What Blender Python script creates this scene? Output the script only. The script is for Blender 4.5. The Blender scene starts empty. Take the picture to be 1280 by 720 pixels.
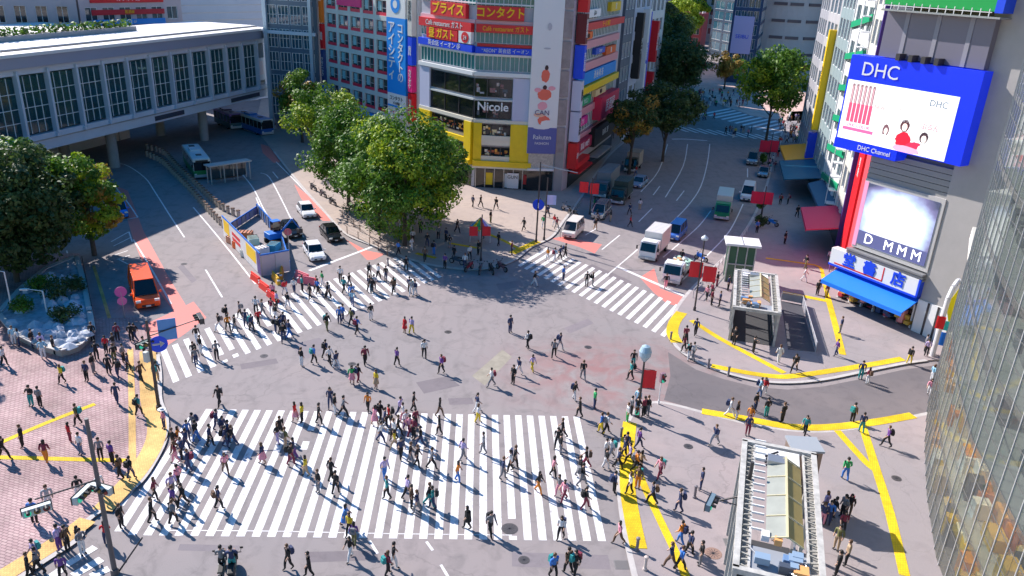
import bpy, math, random
from mathutils import Vector, Matrix
R=math.radians
random.seed(7)
sc=bpy.context.scene
col=sc.collection
# ---------------------------------------------------------------- camera
F=982.; CH=31.
_dn=Vector((-115,2395,982.)).normalized()
_Y=Vector((-36,-405,982.)); _Y=(_Y-_dn*_Y.dot(_dn)).normalized()
_up=-_dn; _X=_Y.cross(_up)
cam=bpy.data.cameras.new('camera'); camo=bpy.data.objects.new('camera',cam); col.objects.link(camo)
cam.sensor_width=36; cam.lens=F/1280*36; cam.clip_end=4000; cam.clip_start=.5
m=Matrix.Identity(4)
for r,a in enumerate((_X,_Y,_up)):
    m[r][0]=a.x; m[r][1]=-a.y; m[r][2]=-a.z
m[2][3]=CH
camo.matrix_world=m
sc.camera=camo
# ---------------------------------------------------------------- light
w=bpy.data.worlds.new('World'); sc.world=w; w.use_nodes=True
nt=w.node_tree; bg=nt.nodes['Background']
sky=nt.nodes.new('ShaderNodeTexSky'); sky.sky_type='NISHITA'; sky.sun_disc=False
SAZ=139.; SEL=38.           # where the sun stands: angle from +X, elevation
sky.sun_elevation=R(SEL); sky.sun_rotation=R(90-SAZ)
sky.air_density=1.2; sky.dust_density=.6; sky.ozone_density=1.5
hs_=nt.nodes.new('ShaderNodeHueSaturation'); hs_.inputs['Saturation'].default_value=1.7; nt.links.new(sky.outputs[0],hs_.inputs['Color']); nt.links.new(hs_.outputs[0],bg.inputs[0]); bg.inputs[1].default_value=.1
sl=bpy.data.lights.new('sun','SUN'); sl.energy=4.9; sl.angle=R(.53); sl.color=(1,.925,.86)
so=bpy.data.objects.new('sun',sl); col.objects.link(so)
sd=Vector((math.cos(R(SEL))*math.cos(R(SAZ)),math.cos(R(SEL))*math.sin(R(SAZ)),math.sin(R(SEL))))
so.rotation_euler=sd.to_track_quat('Z','Y').to_euler()
sc.render.engine='CYCLES'
vs=sc.view_settings; vs.view_transform='Standard'; vs.look='None'; vs.exposure=.7; vs.gamma=1; vs.use_curve_mapping=False
sc.cycles.max_bounces=6; sc.cycles.transparent_max_bounces=8
# ---------------------------------------------------------------- measured plan: photo point -> place on the ground
def ray(x,y):
    c=Vector((x-640,y-360,F)); return Vector((_X.dot(c),_Y.dot(c),_up.dot(c)))
def G(x,y,z=0.):
    d=ray(x,y); t=(z-CH)/d.z; return Vector((d.x*t,d.y*t,z))
def P(v):
    v=Vector(v)-Vector((0,0,CH)); c=_X*0
    c=Vector((_X.x*v.x+_Y.x*v.y+_up.x*v.z,_X.y*v.x+_Y.y*v.y+_up.y*v.z,_X.z*v.x+_Y.z*v.y+_up.z*v.z))
    return (640+F*c.x/c.z,360+F*c.y/c.z)
def inpoly(p,poly):
    x,y=p[0],p[1]; c=False; n=len(poly)
    for i in range(n):
        x1,y1=poly[i][0],poly[i][1]; x2,y2=poly[i-1][0],poly[i-1][1]
        if (y1>y)!=(y2>y) and x<(x2-x1)*(y-y1)/(y2-y1)+x1: c=not c
    return c
# ---------------------------------------------------------------- materials
MC={}
def M(name,rgb,rough=.6,metal=0,noise=0,scale=3.,emit=0,bump=0,spec=.5,coords='Object'):
    if name in MC: return MC[name]
    mt=bpy.data.materials.new(name); mt.use_nodes=True; n=mt.node_tree; b=n.nodes['Principled BSDF']
    b.inputs['Base Color'].default_value=(*rgb,1); b.inputs['Roughness'].default_value=rough; b.inputs['Metallic'].default_value=metal
    b.inputs['Specular IOR Level'].default_value=spec
    if emit: b.inputs['Emission Color'].default_value=(*rgb,1); b.inputs['Emission Strength'].default_value=emit
    if noise or bump:
        tc=n.nodes.new('ShaderNodeTexCoord'); nz=n.nodes.new('ShaderNodeTexNoise'); nz.inputs['Scale'].default_value=scale; nz.inputs['Detail'].default_value=6; nz.inputs['Roughness'].default_value=.65
        n.links.new(tc.outputs[coords],nz.inputs['Vector'])
        if noise:
            mr=n.nodes.new('ShaderNodeMapRange'); mr.inputs[1].default_value=.3; mr.inputs[2].default_value=.7
            mr.inputs[3].default_value=1-noise; mr.inputs[4].default_value=1+noise
            hs=n.nodes.new('ShaderNodeHueSaturation'); hs.inputs['Color'].default_value=(*rgb,1)
            n.links.new(nz.outputs[0],mr.inputs[0]); n.links.new(mr.outputs[0],hs.inputs['Value']); n.links.new(hs.outputs[0],b.inputs['Base Color'])
        if bump:
            bp=n.nodes.new('ShaderNodeBump'); bp.inputs['Strength'].default_value=bump; n.links.new(nz.outputs[0],bp.inputs['Height']); n.links.new(bp.outputs[0],b.inputs['Normal'])
    MC[name]=mt; return mt
def Mcol(hexs,rough=.5,**k):
    r,g,b=[int(hexs[i:i+2],16)/255 for i in (0,2,4)]
    f=lambda c:(c/12.92 if c<.04045 else ((c+.055)/1.055)**2.4)
    return M('paint_'+hexs+('_%g'%rough),(f(r),f(g),f(b)),rough,**k)
def ground_mat(name,base,stain,tint,sc1=.05,sc2=.6,amount=.5,cracks=True,fine=.1,redspot=0):
    mt=bpy.data.materials.new(name); mt.use_nodes=True; n=mt.node_tree; b=n.nodes['Principled BSDF']; L=n.links.new
    tc=n.nodes.new('ShaderNodeTexCoord')
    def nz(s,d=5,r=.6,dist=0):
        q=n.nodes.new('ShaderNodeTexNoise'); q.inputs['Scale'].default_value=s; q.inputs['Detail'].default_value=d; q.inputs['Roughness'].default_value=r; q.inputs['Distortion'].default_value=dist; L(tc.outputs['Object'],q.inputs['Vector']); return q
    def ramp(src,a,c):
        q=n.nodes.new('ShaderNodeMapRange'); q.inputs[1].default_value=a; q.inputs[2].default_value=c; L(src,q.inputs[0]); return q.outputs[0]
    def mix(f,a,c,mode='MIX'):
        q=n.nodes.new('ShaderNodeMix'); q.data_type='RGBA'; q.blend_type=mode
        if isinstance(f,(int,float)): q.inputs[0].default_value=f
        else: L(f,q.inputs[0])
        for i,v in ((6,a),(7,c)):
            if isinstance(v,tuple): q.inputs[i].default_value=(*v,1)
            else: L(v,q.inputs[i])
        return q.outputs[2]
    c=mix(ramp(nz(sc1,4).outputs[0],.42,.62),base,tint)
    q=n.nodes.new('ShaderNodeMath'); q.operation='MULTIPLY'; L(ramp(nz(sc2,8,.7,.6).outputs[0],.5,.72),q.inputs[0]); q.inputs[1].default_value=amount
    c=mix(q.outputs[0],c,stain)
    if redspot:
        ctr=G(770,470); mp=n.nodes.new('ShaderNodeMapping'); mp.vector_type='TEXTURE'; mp.inputs['Location'].default_value=(ctr.x,ctr.y,0); mp.inputs['Scale'].default_value=(13,9,13); L(tc.outputs['Object'],mp.inputs[0])
        sg=n.nodes.new('ShaderNodeTexGradient'); sg.gradient_type='SPHERICAL'; L(mp.outputs[0],sg.inputs[0]); q=n.nodes.new('ShaderNodeMath'); q.operation='MULTIPLY'; L(sg.outputs[0],q.inputs[0]); L(ramp(nz(.35,6,.6,.8).outputs[0],.38,.6),q.inputs[1])
        c=mix(q.outputs[0],c,(.3,.15,.15))
        wv=n.nodes.new('ShaderNodeTexWave'); wv.inputs['Scale'].default_value=.16; wv.inputs['Distortion'].default_value=7; wv.inputs['Detail'].default_value=3; L(tc.outputs['Object'],wv.inputs['Vector'])
        q=n.nodes.new('ShaderNodeMath'); q.operation='MULTIPLY'; L(ramp(wv.outputs['Fac'],.82,1),q.inputs[0]); q.inputs[1].default_value=.14; c=mix(q.outputs[0],c,tuple(x*.6 for x in base))
    f=nz(30,2); g=n.nodes.new('ShaderNodeMapRange'); g.inputs[1].default_value=.3; g.inputs[2].default_value=.7; g.inputs[3].default_value=1-fine; g.inputs[4].default_value=1+fine; L(f.outputs[0],g.inputs[0])
    h=n.nodes.new('ShaderNodeHueSaturation'); L(c,h.inputs['Color']); L(g.outputs[0],h.inputs['Value']); c=h.outputs[0]
    if cracks:
        v=n.nodes.new('ShaderNodeTexVoronoi'); v.feature='DISTANCE_TO_EDGE'; v.inputs['Scale'].default_value=.11
        d=nz(.5,4); mx=n.nodes.new('ShaderNodeVectorMath'); mx.operation='MULTIPLY_ADD'; L(d.outputs['Color'],mx.inputs[0]); mx.inputs[1].default_value=(2.5,2.5,0); L(tc.outputs['Object'],mx.inputs[2]); L(mx.outputs[0],v.inputs['Vector'])
        lt=n.nodes.new('ShaderNodeMath'); lt.operation='LESS_THAN'; L(v.outputs['Distance'],lt.inputs[0]); lt.inputs[1].default_value=.003
        k=n.nodes.new('ShaderNodeMath'); k.operation='MULTIPLY'; L(lt.outputs[0],k.inputs[0]); k.inputs[1].default_value=.22
        c=mix(k.outputs[0],c,tuple(x*.4 for x in base))
    L(c,b.inputs['Base Color']); b.inputs['Roughness'].default_value=.85; b.inputs['Specular IOR Level'].default_value=.3
    MC[name]=mt; return mt
def paver_mat(name,c1,c2,mortar,scale,rot=0,bw=.5,rh=.25,noise=.24):
    mt=bpy.data.materials.new(name); mt.use_nodes=True; n=mt.node_tree; b=n.nodes['Principled BSDF']; L=n.links.new
    tc=n.nodes.new('ShaderNodeTexCoord'); mp=n.nodes.new('ShaderNodeMapping'); mp.inputs['Rotation'].default_value=(0,0,R(rot)); L(tc.outputs['Object'],mp.inputs[0])
    br=n.nodes.new('ShaderNodeTexBrick'); L(mp.outputs[0],br.inputs[0]); br.inputs['Color1'].default_value=(*c1,1); br.inputs['Color2'].default_value=(*c2,1); br.inputs['Mortar'].default_value=(*mortar,1)
    br.inputs['Scale'].default_value=scale; br.inputs['Mortar Size'].default_value=.03; br.inputs['Brick Width'].default_value=bw; br.inputs['Row Height'].default_value=rh
    nz=n.nodes.new('ShaderNodeTexNoise'); nz.inputs['Scale'].default_value=.22; nz.inputs['Detail'].default_value=9; nz.inputs['Roughness'].default_value=.7; L(tc.outputs['Object'],nz.inputs['Vector'])
    g=n.nodes.new('ShaderNodeMapRange'); g.inputs[1].default_value=.35; g.inputs[2].default_value=.68; g.inputs[3].default_value=1+noise; g.inputs[4].default_value=1-noise*1.6; L(nz.outputs[0],g.inputs[0])
    h=n.nodes.new('ShaderNodeHueSaturation'); L(br.outputs[0],h.inputs['Color']); L(g.outputs[0],h.inputs['Value']); L(h.outputs[0],b.inputs['Base Color'])
    b.inputs['Roughness'].default_value=.8; b.inputs['Specular IOR Level'].default_value=.3
    MC[name]=mt; return mt
def marking_mat(name,rgb,under,wear=.55):
    mt=bpy.data.materials.new(name); mt.use_nodes=True; n=mt.node_tree; b=n.nodes['Principled BSDF']; L=n.links.new
    tc=n.nodes.new('ShaderNodeTexCoord'); nz=n.nodes.new('ShaderNodeTexNoise'); nz.inputs['Scale'].default_value=2.4; nz.inputs['Detail'].default_value=10; nz.inputs['Roughness'].default_value=.75; L(tc.outputs['Object'],nz.inputs['Vector'])
    g=n.nodes.new('ShaderNodeMapRange'); g.inputs[1].default_value=wear; g.inputs[2].default_value=wear+.13; L(nz.outputs[0],g.inputs[0])
    q=n.nodes.new('ShaderNodeMix'); q.data_type='RGBA'; L(g.outputs[0],q.inputs[0]); q.inputs[6].default_value=(*rgb,1); q.inputs[7].default_value=(*under,1); L(q.outputs[2],b.inputs['Base Color'])
    b.inputs['Roughness'].default_value=.7; MC[name]=mt; return mt
asphalt=ground_mat('asphalt',(.27,.242,.245),(.155,.14,.144),(.305,.262,.262),amount=.65,redspot=1)
marking=marking_mat('white_road_paint',(.77,.755,.765),(.4,.38,.39),.515)
yellowp=paver_mat('yellow_tactile_tile',(.84,.6,.015),(.78,.52,.01),(.42,.3,.03),3.3,0,.5,.5,.22)
yellowo=paver_mat('orange_tactile_tile',(.78,.5,.17),(.7,.42,.14),(.45,.28,.12),3.3,0,.5,.5,.3)
redp=marking_mat('red_lane_paint',(.72,.2,.17),(.45,.2,.18),.55)
plaza=paver_mat('plaza_pavers',(.42,.27,.275),(.5,.35,.34),(.22,.14,.145),1.3,20)
kerbm=M('kerb_stone',(.48,.45,.44),.8,noise=.15,scale=1.5)
pave_r=ground_mat('pavement_grey',(.3,.268,.275),(.19,.165,.17),(.36,.3,.3),.09,.8,.4,fine=.14)
pave_c=ground_mat('pavement_cream',(.4,.33,.3),(.24,.2,.19),(.46,.37,.32),.1,.9,.45,fine=.1)
glass=M('window_glass',(.035,.06,.075),.06,spec=1.)
glassb=M('blue_glass',(.03,.09,.14),.05,spec=1.)
glassd=M('dark_glass',(.012,.016,.02),.07,spec=.8)
wconc=M('white_concrete',(.7,.7,.7),.7,noise=.07,scale=.4)
conc=M('grey_concrete',(.36,.35,.35),.8,noise=.14,scale=.35)
dconc=M('dark_concrete',(.14,.14,.15),.8,noise=.14,scale=.5)
steel=M('galvanised_steel',(.42,.43,.45),.4,.7)
dsteel=M('dark_steel',(.07,.065,.07),.45,.4)
white=M('white_paint',(.8,.8,.8),.4)
black=M('black_paint',(.02,.02,.022),.5)
rubber=M('tyre_rubber',(.02,.02,.02),.8)
# ---------------------------------------------------------------- mesh helpers
class MB:
    def __init__(s): s.v=[];s.f=[];s.m=[];s.mats=[]
    def mi(s,mt):
        if mt not in s.mats: s.mats.append(mt)
        return s.mats.index(mt)
    def add(s,vs,fs,mt):
        o=len(s.v); s.v+= [tuple(v) for v in vs]; i=s.mi(mt)
        for f in fs: s.f.append([a+o for a in f]); s.m.append(i)
        return s
    def box(s,c,d,mt,rz=0,tap=1.,M4=None):
        hx,hy,hz=d[0]/2,d[1]/2,d[2]/2; ca,sa=math.cos(rz),math.sin(rz); vs=[]
        for z in (-1,1):
            k=tap if z>0 else 1
            for x,y in ((-1,-1),(1,-1),(1,1),(-1,1)):
                X,Y=x*hx*k,y*hy*k; vs.append((c[0]+X*ca-Y*sa,c[1]+X*sa+Y*ca,c[2]+z*hz))
        if M4: vs=[M4@Vector(v) for v in vs]
        return s.add(vs,[(3,2,1,0),(4,5,6,7),(0,1,5,4),(1,2,6,5),(2,3,7,6),(3,0,4,7)],mt)
    def prism(s,poly,z0,z1,mt,side=None):
        n=len(poly); a=sum(poly[i-1][0]*poly[i][1]-poly[i][0]*poly[i-1][1] for i in range(n))
        if a<0: poly=poly[::-1]
        vs=[(p[0],p[1],z0) for p in poly]+[(p[0],p[1],z1) for p in poly]
        s.add(vs,[list(range(n,2*n))],mt)
        return s.add(vs,[(i,(i+1)%n,(i+1)%n+n,i+n) for i in range(n)],side or mt)
    def quad(s,a,b,c,d,mt): return s.add([a,b,c,d],[(0,1,2,3)],mt)
    def tube(s,p0,p1,r0,r1,mt,n=8,cap=True):
        p0,p1=Vector(p0),Vector(p1); d=(p1-p0).normalized(); a=d.orthogonal().normalized(); b=d.cross(a); vs=[]
        for p,r in ((p0,r0),(p1,r1)):
            for i in range(n):
                t=2*math.pi*i/n; vs.append(p+(a*math.cos(t)+b*math.sin(t))*r)
        fs=[(i,(i+1)%n,(i+1)%n+n,i+n) for i in range(n)]
        if cap: fs+= [list(range(n))[::-1],list(range(n,2*n))]
        return s.add(vs,fs,mt)
    def path(s,pts,r,mt,n=6):
        for a,b in zip(pts,pts[1:]): s.tube(a,b,r,r,mt,n)
        return s
    def lathe(s,prof,mt,n=12,c=(0,0,0)):
        vs=[];fs=[]
        for r,z in prof:
            for i in range(n):
                t=2*math.pi*i/n; vs.append((c[0]+r*math.cos(t),c[1]+r*math.sin(t),c[2]+z))
        for k in range(len(prof)-1):
            for i in range(n): fs.append((k*n+i,k*n+(i+1)%n,(k+1)*n+(i+1)%n,(k+1)*n+i))
        return s.add(vs,fs,mt)
    def mesh(s,name):
        me=bpy.data.meshes.new(name); me.from_pydata(s.v,[],s.f)
        for mt in s.mats: me.materials.append(mt)
        me.polygons.foreach_set('material_index',s.m); me.update(); return me
    def build(s,name,parent=None,loc=None,rz=0,bevel=0,smooth=False):
        o=bpy.data.objects.new(name,s.mesh(name)); col.objects.link(o)
        if parent: o.parent=parent
        if loc is not None: o.location=loc
        o.rotation_euler.z=rz
        if smooth: o.data.polygons.foreach_set('use_smooth',[True]*len(o.data.polygons))
        if bevel:
            q=o.modifiers.new('bevel','BEVEL'); q.width=bevel; q.segments=2; q.limit_method='ANGLE'
        return o
def tag(o,label=None,cat=None,group=None,kind=None):
    if label: o['label']=label
    if cat: o['category']=cat
    if group: o['group']=group
    if kind: o['kind']=kind
    return o
def thing(name,label,cat,loc=(0,0,0),rz=0,group=None):
    o=bpy.data.objects.new(name,None); o.empty_display_size=.3; col.objects.link(o); o.location=loc; o.rotation_euler.z=rz
    return tag(o,label,cat,group)
KIDS={}
def copy_tree(o,label=None,loc=None,rz=None,parent=None):
    def rec(a,par):
        c=a.copy(); col.objects.link(c); c.parent=par
        for ch in list(a.children): rec(ch,c)
        return c
    c=rec(o,parent)
    if label: c['label']=label
    if loc is not None: c.location=loc
    if rz is not None: c.rotation_euler.z=rz
    return c
TX=[]
def text(parent,s,o,xd,up,size,mt,name='lettering',sx=1.,bold=.0,align='CENTER',ext=.02,space=1.,lh=1.):
    c=bpy.data.curves.new(name,'FONT'); c.body=s; c.size=size; c.extrude=ext; c.align_x=align; c.align_y='CENTER'; c.offset=bold; c.space_character=space; c.space_line=lh
    c.resolution_u=3; c.materials.append(mt)
    t=bpy.data.objects.new(name,c); col.objects.link(t)
    xd=Vector(xd).normalized(); up=Vector(up).normalized(); nn=xd.cross(up).normalized(); m=Matrix.Identity(4)
    for i in range(3): m[i][0]=xd[i]*sx; m[i][1]=up[i]; m[i][2]=nn[i]; m[i][3]=o[i]
    t.matrix_world=m
    if parent: t.parent=parent; t.matrix_parent_inverse=Matrix.Identity(4)
    TX.append(t); return t
UP=Vector((0,0,1))
# ---------------------------------------------------------------- ground, pavements, road markings
def px(*a): return [G(x,y) for x,y in a]
mb=MB(); mb.quad((-1500,-200,0),(1500,-200,0),(1500,2500,0),(-1500,2500,0),asphalt)
tag(mb.build('ground'),kind='structure')
PAVE={}
def pavement(name,pts,top,h=.13,kerb=.25):
    poly=[(p.x,p.y) if hasattr(p,'x') else p for p in pts]; PAVE[name]=(poly,h)
    mb=MB(); mb.prism(poly,-.1,h,top,kerbm); o=mb.build(name); tag(o,kind='structure'); return o
def kerbline(name,pts,z=.134,w=.3,close=False):
    return ribbon(name,pts,w,z,kerbm,'kerb')
def ribbon(name,pts,w,z,mt,_=None,off=0):
    pts=[Vector((p.x,p.y,0)) if hasattr(p,'x') else Vector((p[0],p[1],0)) for p in pts]; vs=[];n=len(pts)
    for i,p in enumerate(pts):
        a=pts[max(0,i-1)];b=pts[min(n-1,i+1)]; d=(b-a).normalized(); q=Vector((-d.y,d.x,0))
        vs+= [p+q*(w/2+off)+UP*z,p+q*(off-w/2)+UP*z]
    mb=MB(); mb.add(vs,[(2*i+1,2*i+3,2*i+2,2*i) for i in range(n-1)],mt); return mb.build(name)
def smooth(pts,k=5):
    out=[];n=len(pts)
    for i in range(n-1):
        p0,p1,p2,p3=pts[max(0,i-1)],pts[i],pts[i+1],pts[min(n-1,i+2)]
        for j in range(k):
            t=j/k; out.append(.5*((2*p1)+(p2-p0)*t+(2*p0-5*p1+4*p2-p3)*t*t+(3*p1-p0-3*p2+p3)*t**3))
    return out+[pts[-1]]
kp=smooth(px((196,445),(199,470),(199,500),(206,520),(207,540),(201,562),(178,600),(150,623),(108,653),(97,675),(55,703),(15,730),(-80,790)))
pavement('plaza_pavement',px((100,318),(120,400),(170,398),(188,425))+kp+px((-330,790),(-330,318),(-60,318)),plaza)
ribbon('plaza_kerb',kp,.35,.135,kerbm,off=.05)
kc=smooth(px((342,190),(372,228),(402,262),(430,292),(458,305),(487,316),(512,325),(548,334),(600,338),(640,328),(664,310),(690,297),(705,277),(724,252),(747,215),(767,190),(795,168),(820,152),(838,136),(846,118)))
pavement('island_pavement',px((318,160))+kc+px((830,70),(790,60),(330,110)),pave_c)
ribbon('island_kerb',kc,.35,.135,kerbm,off=.05)
kr=smooth(px((988,140),(978,165),(968,190),(961,222),(948,258),(930,291),(912,315),(890,337),(866,360),(848,382),(839,402),(838,422),(850,440),(875,455),(905,467),(945,477),(985,480),(1030,476),(1080,466),(1130,456),(1158,452)),4)
pavement('shopping_pavement',kr+px((1400,430),(1500,120)),pave_r)
ribbon('shopping_kerb',kr,.35,.135,kerbm,off=.05)
kl=smooth(px((1175,515),(1150,521),(1100,531),(1050,540),(1000,541),(940,533),(880,518),(850,510),(825,505),(808,507),(793,517),(783,535),(776,560),(774,600),(779,650),(789,700),(806,770)),4)
pavement('station_pavement',kl+px((1500,790),(1500,515)),pave_r)
ribbon('station_kerb',kl,.35,.135,kerbm,off=-.05)
# far corner pavements beyond the distant zebra
pavement('far_pavement',px((845,100),(880,120),(905,133),(940,145),(985,152),(1200,145),(1100,90),(925,80),(880,88)),M('far_paving',(.62,.42,.36),.8,noise=.25,scale=.4))
ZL=[0.]
def line(pts,w=.16,z=.005,mt=None,name='lane_line',sm=True):
    ZL[0]+=.00012; z+=ZL[0]; p=px(*pts)
    if sm and len(p)>2: p=smooth(p,4)
    o=ribbon(name,p,w,z,mt or marking); tag(o,kind='structure'); return o
def patch(pts,mt,z=.004,name='road_patch'):
    mb=MB(); q=px(*pts)
    a=sum(q[i-1].x*q[i].y-q[i].x*q[i-1].y for i in range(len(q)))
    if a<0: q=q[::-1]
    mb.add([(p.x,p.y,z) for p in q],[list(range(len(q)))],mt); return tag(mb.build(name),kind='structure')
def stripes(name,A,dA,pitch,n,d,ln,w,i0=0,holes=()):
    mb=MB(); A=Vector((*A,0)); dA=Vector((*dA,0)).normalized(); d=Vector((*d,0)).normalized()
    for i in range(i0,n):
        l=ln(i) if callable(ln) else ln; p=A+dA*pitch*i
        sk=holes[i] if i in holes else [(0,1)]
        for a,b in sk:
            q0=p+d*l*a; q1=p+d*l*b; z=UP*.006
            mb.quad(q0-dA*w/2+z,q0+dA*w/2+z,q1+dA*w/2+z,q1-dA*w/2+z,marking)
    return tag(mb.build(name),kind='structure')
def deg(a): return (math.cos(R(a)),math.sin(R(a)))
# wide zebra in front: 38 stripes running away from the camera
W0=G(604,674.5); W1=G(603.2,518.3); wd=(W1-W0); wl=wd.length
PIT=(G(757,680)-G(187.7,670)).x/30
MX0=W0.x-25*PIT
mb=MB()
for i in range(-25,9):
    x=W0.x+i*PIT; y0=W0.y; y1=W1.y
    segs=[(y0,y1)]
    if i==2: segs=[(y0,y0+.35),(y0+1.9,y1)]
    if i==-14: segs=[(y0,y0+7.6),(y0+8.8,y0+9.8),(y1-2.6,y1)]
    if i==-25: segs=[(y0+2.6,y1-4.5)]
    if i==-24: segs=[(y0+.3,y1-1.2)]
    for a,b in segs: mb.quad((x-.235,a,.006),(x+.235,a,.006),(x+.235,b,.006),(x-.235,b,.006),marking)
tag(mb.build('wide_zebra_crossing'),kind='structure')
LD=deg(119); LA=(-22.19,55.32); LE=deg(50.7)
stripes('left_zebra_crossing',LA,LE,1.085,28,LD,lambda i:min(8.3,6+.3*max(0,i+1)),.52,-1,{3:[(0,.06),(.2,1)],4:[(.02,.1),(.22,1)],8:[(0,.25),(.4,1)]})
RD=deg(59.5); RA=(16.84,65.85); RE=deg(126.1)
stripes('right_zebra_crossing',RA,RE,1.12,19,RD,7.5,.52,-1)
# lower left zebra corner
if 0: stripes('corner_zebra_crossing',tuple(G(84,722))[:2],tuple(G(130,700)-G(84,722))[:2],.95,5,tuple(G(128,684)-G(84,722))[:2],6,.5,-5)
line([(205,663),(340,664),(480,667),(640,669)],.07,.0075)
for q in ([(462,676),(472,692)],[(533,677),(541,688)],[(551,706),(562,724)]): line(q,.16)
def T(o,s,pts): return [(o[0]+u/s,o[1]+v/s) for u,v in pts]
A0=(0,180);A1=(320,180);A2=(640,180)
for o,pts in [(A0,[(480,90),(560,92),(650,150),(700,220),(770,330),(830,420)]),(A0,[(870,285),(1000,440),(1150,630)]),(A0,[(925,565),(1000,690)]),
    (A0,[(600,430),(680,560),(770,720)]),(A0,[(520,195),(580,270),(620,330)]),(A0,[(500,350),(620,330)]),
    (A0,[(1085,130),(1140,200),(1185,290),(1215,340)]),(A1,[(20,130),(60,150),(120,260),(160,340),(215,420)]),(A1,[(0,240),(40,340)]),(A1,[(75,125),(100,155)]),
    (A1,[(90,80),(180,170),(300,300),(370,370)]),
    (A2,[(890,0),(880,80),(850,190),(790,280),(700,370)]),(A2,[(790,0),(770,100),(690,240)]),(A2,[(700,0),(660,120),(580,215)]),(A2,[(630,290),(570,350)]),
    (A2,[(665,190),(635,230)]),(A2,[(775,210),(740,255)]),(A2,[(895,300),(840,370),(750,450),(680,510)]),(A2,[(1040,270),(980,390),(880,500),(740,640)]),(A2,[(485,410),(405,475)]),(A2,[(565,475),(370,640)]),
    (A2,[(380,380),(330,410)]),(A2,[(1060,110),(1060,150)])]:
    line(T(o,3.6,pts),.17)
line(T(A1,3.6,[(240,570),(530,460)]),.4,name='stop_line'); line(T(A2,3.6,[(475,552),(790,690)]),.45,name='stop_line')
line(T(A0,3.6,[(300,480),(350,640)]),.14)
# bus bay lettering and arrows left as painted strokes
for pts in ([(515,500),(575,480)],[(525,520),(585,500)],[(500,440),(580,395)],[(510,460),(590,420)],[(580,395),(595,440)],[(535,520),(575,540)]): line(T(A0,3.6,pts),.14,sm=False)
patch([(174,408),(205,395),(242,377),(258,397),(230,418),(197,440),(186,424)],redp,name='red_road_patch')
patch(T(A0,3.6,[(525,190),(575,210),(612,300),(645,390),(705,500),(765,610),(830,715),(860,770),(800,785),(765,730),(700,640),(640,530),(600,430),(570,330)]),redp,.0035,name='red_bus_lane')
patch(T(A1,3.6,[(172,180),(300,288),(395,285),(380,330),(330,345),(300,345),(235,290),(200,240)]),redp,.0035,name='red_kerb_lane')
patch(T(A1,3.6,[(405,430),(500,480),(580,495),(530,520),(500,522),(450,470)]),redp,.0035,name='red_kerb_lane')
patch(T(A1,3.6,[(20,0),(80,15),(190,60),(150,75),(80,85),(30,40)]),redp,.0035,name='red_kerb_lane')
patch(T(A2,3.6,[(178,425),(225,418),(405,452),(372,492),(300,462)]),redp,.0035,name='red_road_patch')
patch(T(A2,3.6,[(575,600),(640,560),(665,650),(800,700),(840,650),(900,690),(850,740),(700,720),(640,670)]),redp,.0035,name='red_road_patch')
patch(T(A2,3.6,[(200,655),(230,640),(0,0)])[:2]+[(716,372),(712,366)],redp,.003) if 0 else None
side_asphalt=ground_mat('side_asphalt',(.15,.135,.145),(.1,.09,.097),(.19,.165,.17),.09,.8,.5)
patch([(835,440),(870,462),(905,474),(945,484),(985,487),(1030,483),(1080,473),(1130,462),(1180,455),(1185,512),(1150,517),(1100,527),(1050,536),(1000,537),(940,529),(880,514),(850,506),(830,500),(838,470)],side_asphalt,.003,'side_road')
def tone(nm,k): return ground_mat(nm,(.262*k,.231*k,.25*k),(.17*k,.15*k,.165*k),(.29*k,.25*k,.27*k),.3,1.2,.5,cracks=False)
tA,tB,tC=tone('patched_asphalt_dark',.72),tone('patched_asphalt_mid',.86),M('worn_tan_patch',(.3,.27,.22),.85,noise=.2,scale=1.2)
for i,(q,m_) in enumerate((([(590,470),(628,437),(640,446),(606,482)],tC),([(365,430),(400,422),(412,440),(375,450)],tB),([(520,478),(560,470),(575,482),(530,492)],tA),([(705,410),(735,398),(742,404),(712,417)],tB),([(640,690),(760,694),(764,712),(640,708)],tB),([(380,690),(470,688),(474,700),(384,703)],tA),([(228,330),(246,350),(240,354),(222,334)],tB),([(300,455),(345,448),(348,454),(302,462)],tA),([(620,355),(650,350),(655,358),(624,363)],tB),([(740,330),(790,352),(784,356),(734,334)],tA),([(225,660+20),(300,682),(298,690),(222,688)],tB),([(560,520-22),(590,497),(592,505),(562,506)],tA))):
    patch(q,m_,.0022,'asphalt_patch')
# tactile and yellow paint on the pavements
def tact(pts,w,mt=None,z=.139,name='yellow_tactile_strip'):
    ZL[0]+=.0004; z+=ZL[0]; o=ribbon(name,smooth(px(*pts),3) if len(pts)>2 else px(*pts),w,z,mt or yellowp); tag(o,kind='structure')
tact([(0,556),(60,530),(119,507)],.42); tact([(-30,573),(160,578)],.42); 
tact([(163,438),(165,500),(166,590)],.45,yellowo,.138); line([(117,332),(127,365),(138,402)],.3,.005,yellowo,'yellow_lane_line')
tact([(185,440),(187,500),(195,525),(196,545),(188,567),(168,597),(128,640)],1.25,yellowo,.1375)
tact([(110,652),(84,672),(50,694),(5,722),(-60,765)],1.15,yellowo,.1375)
tact([(852,392),(843,404),(840,418),(846,430)],1.1); tact([(864,402),(900,425),(950,452),(980,468)],.6)
tact([(889,459),(930,467),(965,472),(990,472),(1040,465),(1090,457),(1128,450)],.75)
tact([(957,324),(1000,330),(1024,335),(1029,350),(1034,372)],.42); tact([(978,367),(1010,373),(1035,378)],.75); tact([(1034,372),(1043,405),(1053,445)],.6)
tact([(877,516),(930,525),(985,535),(1035,536),(1090,530),(1141,521)],.85)
tact([(1046,540),(1080,578),(1094,590)],.55); tact([(1078,536),(1095,590),(1112,645),(1130,722)],.6)
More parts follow.
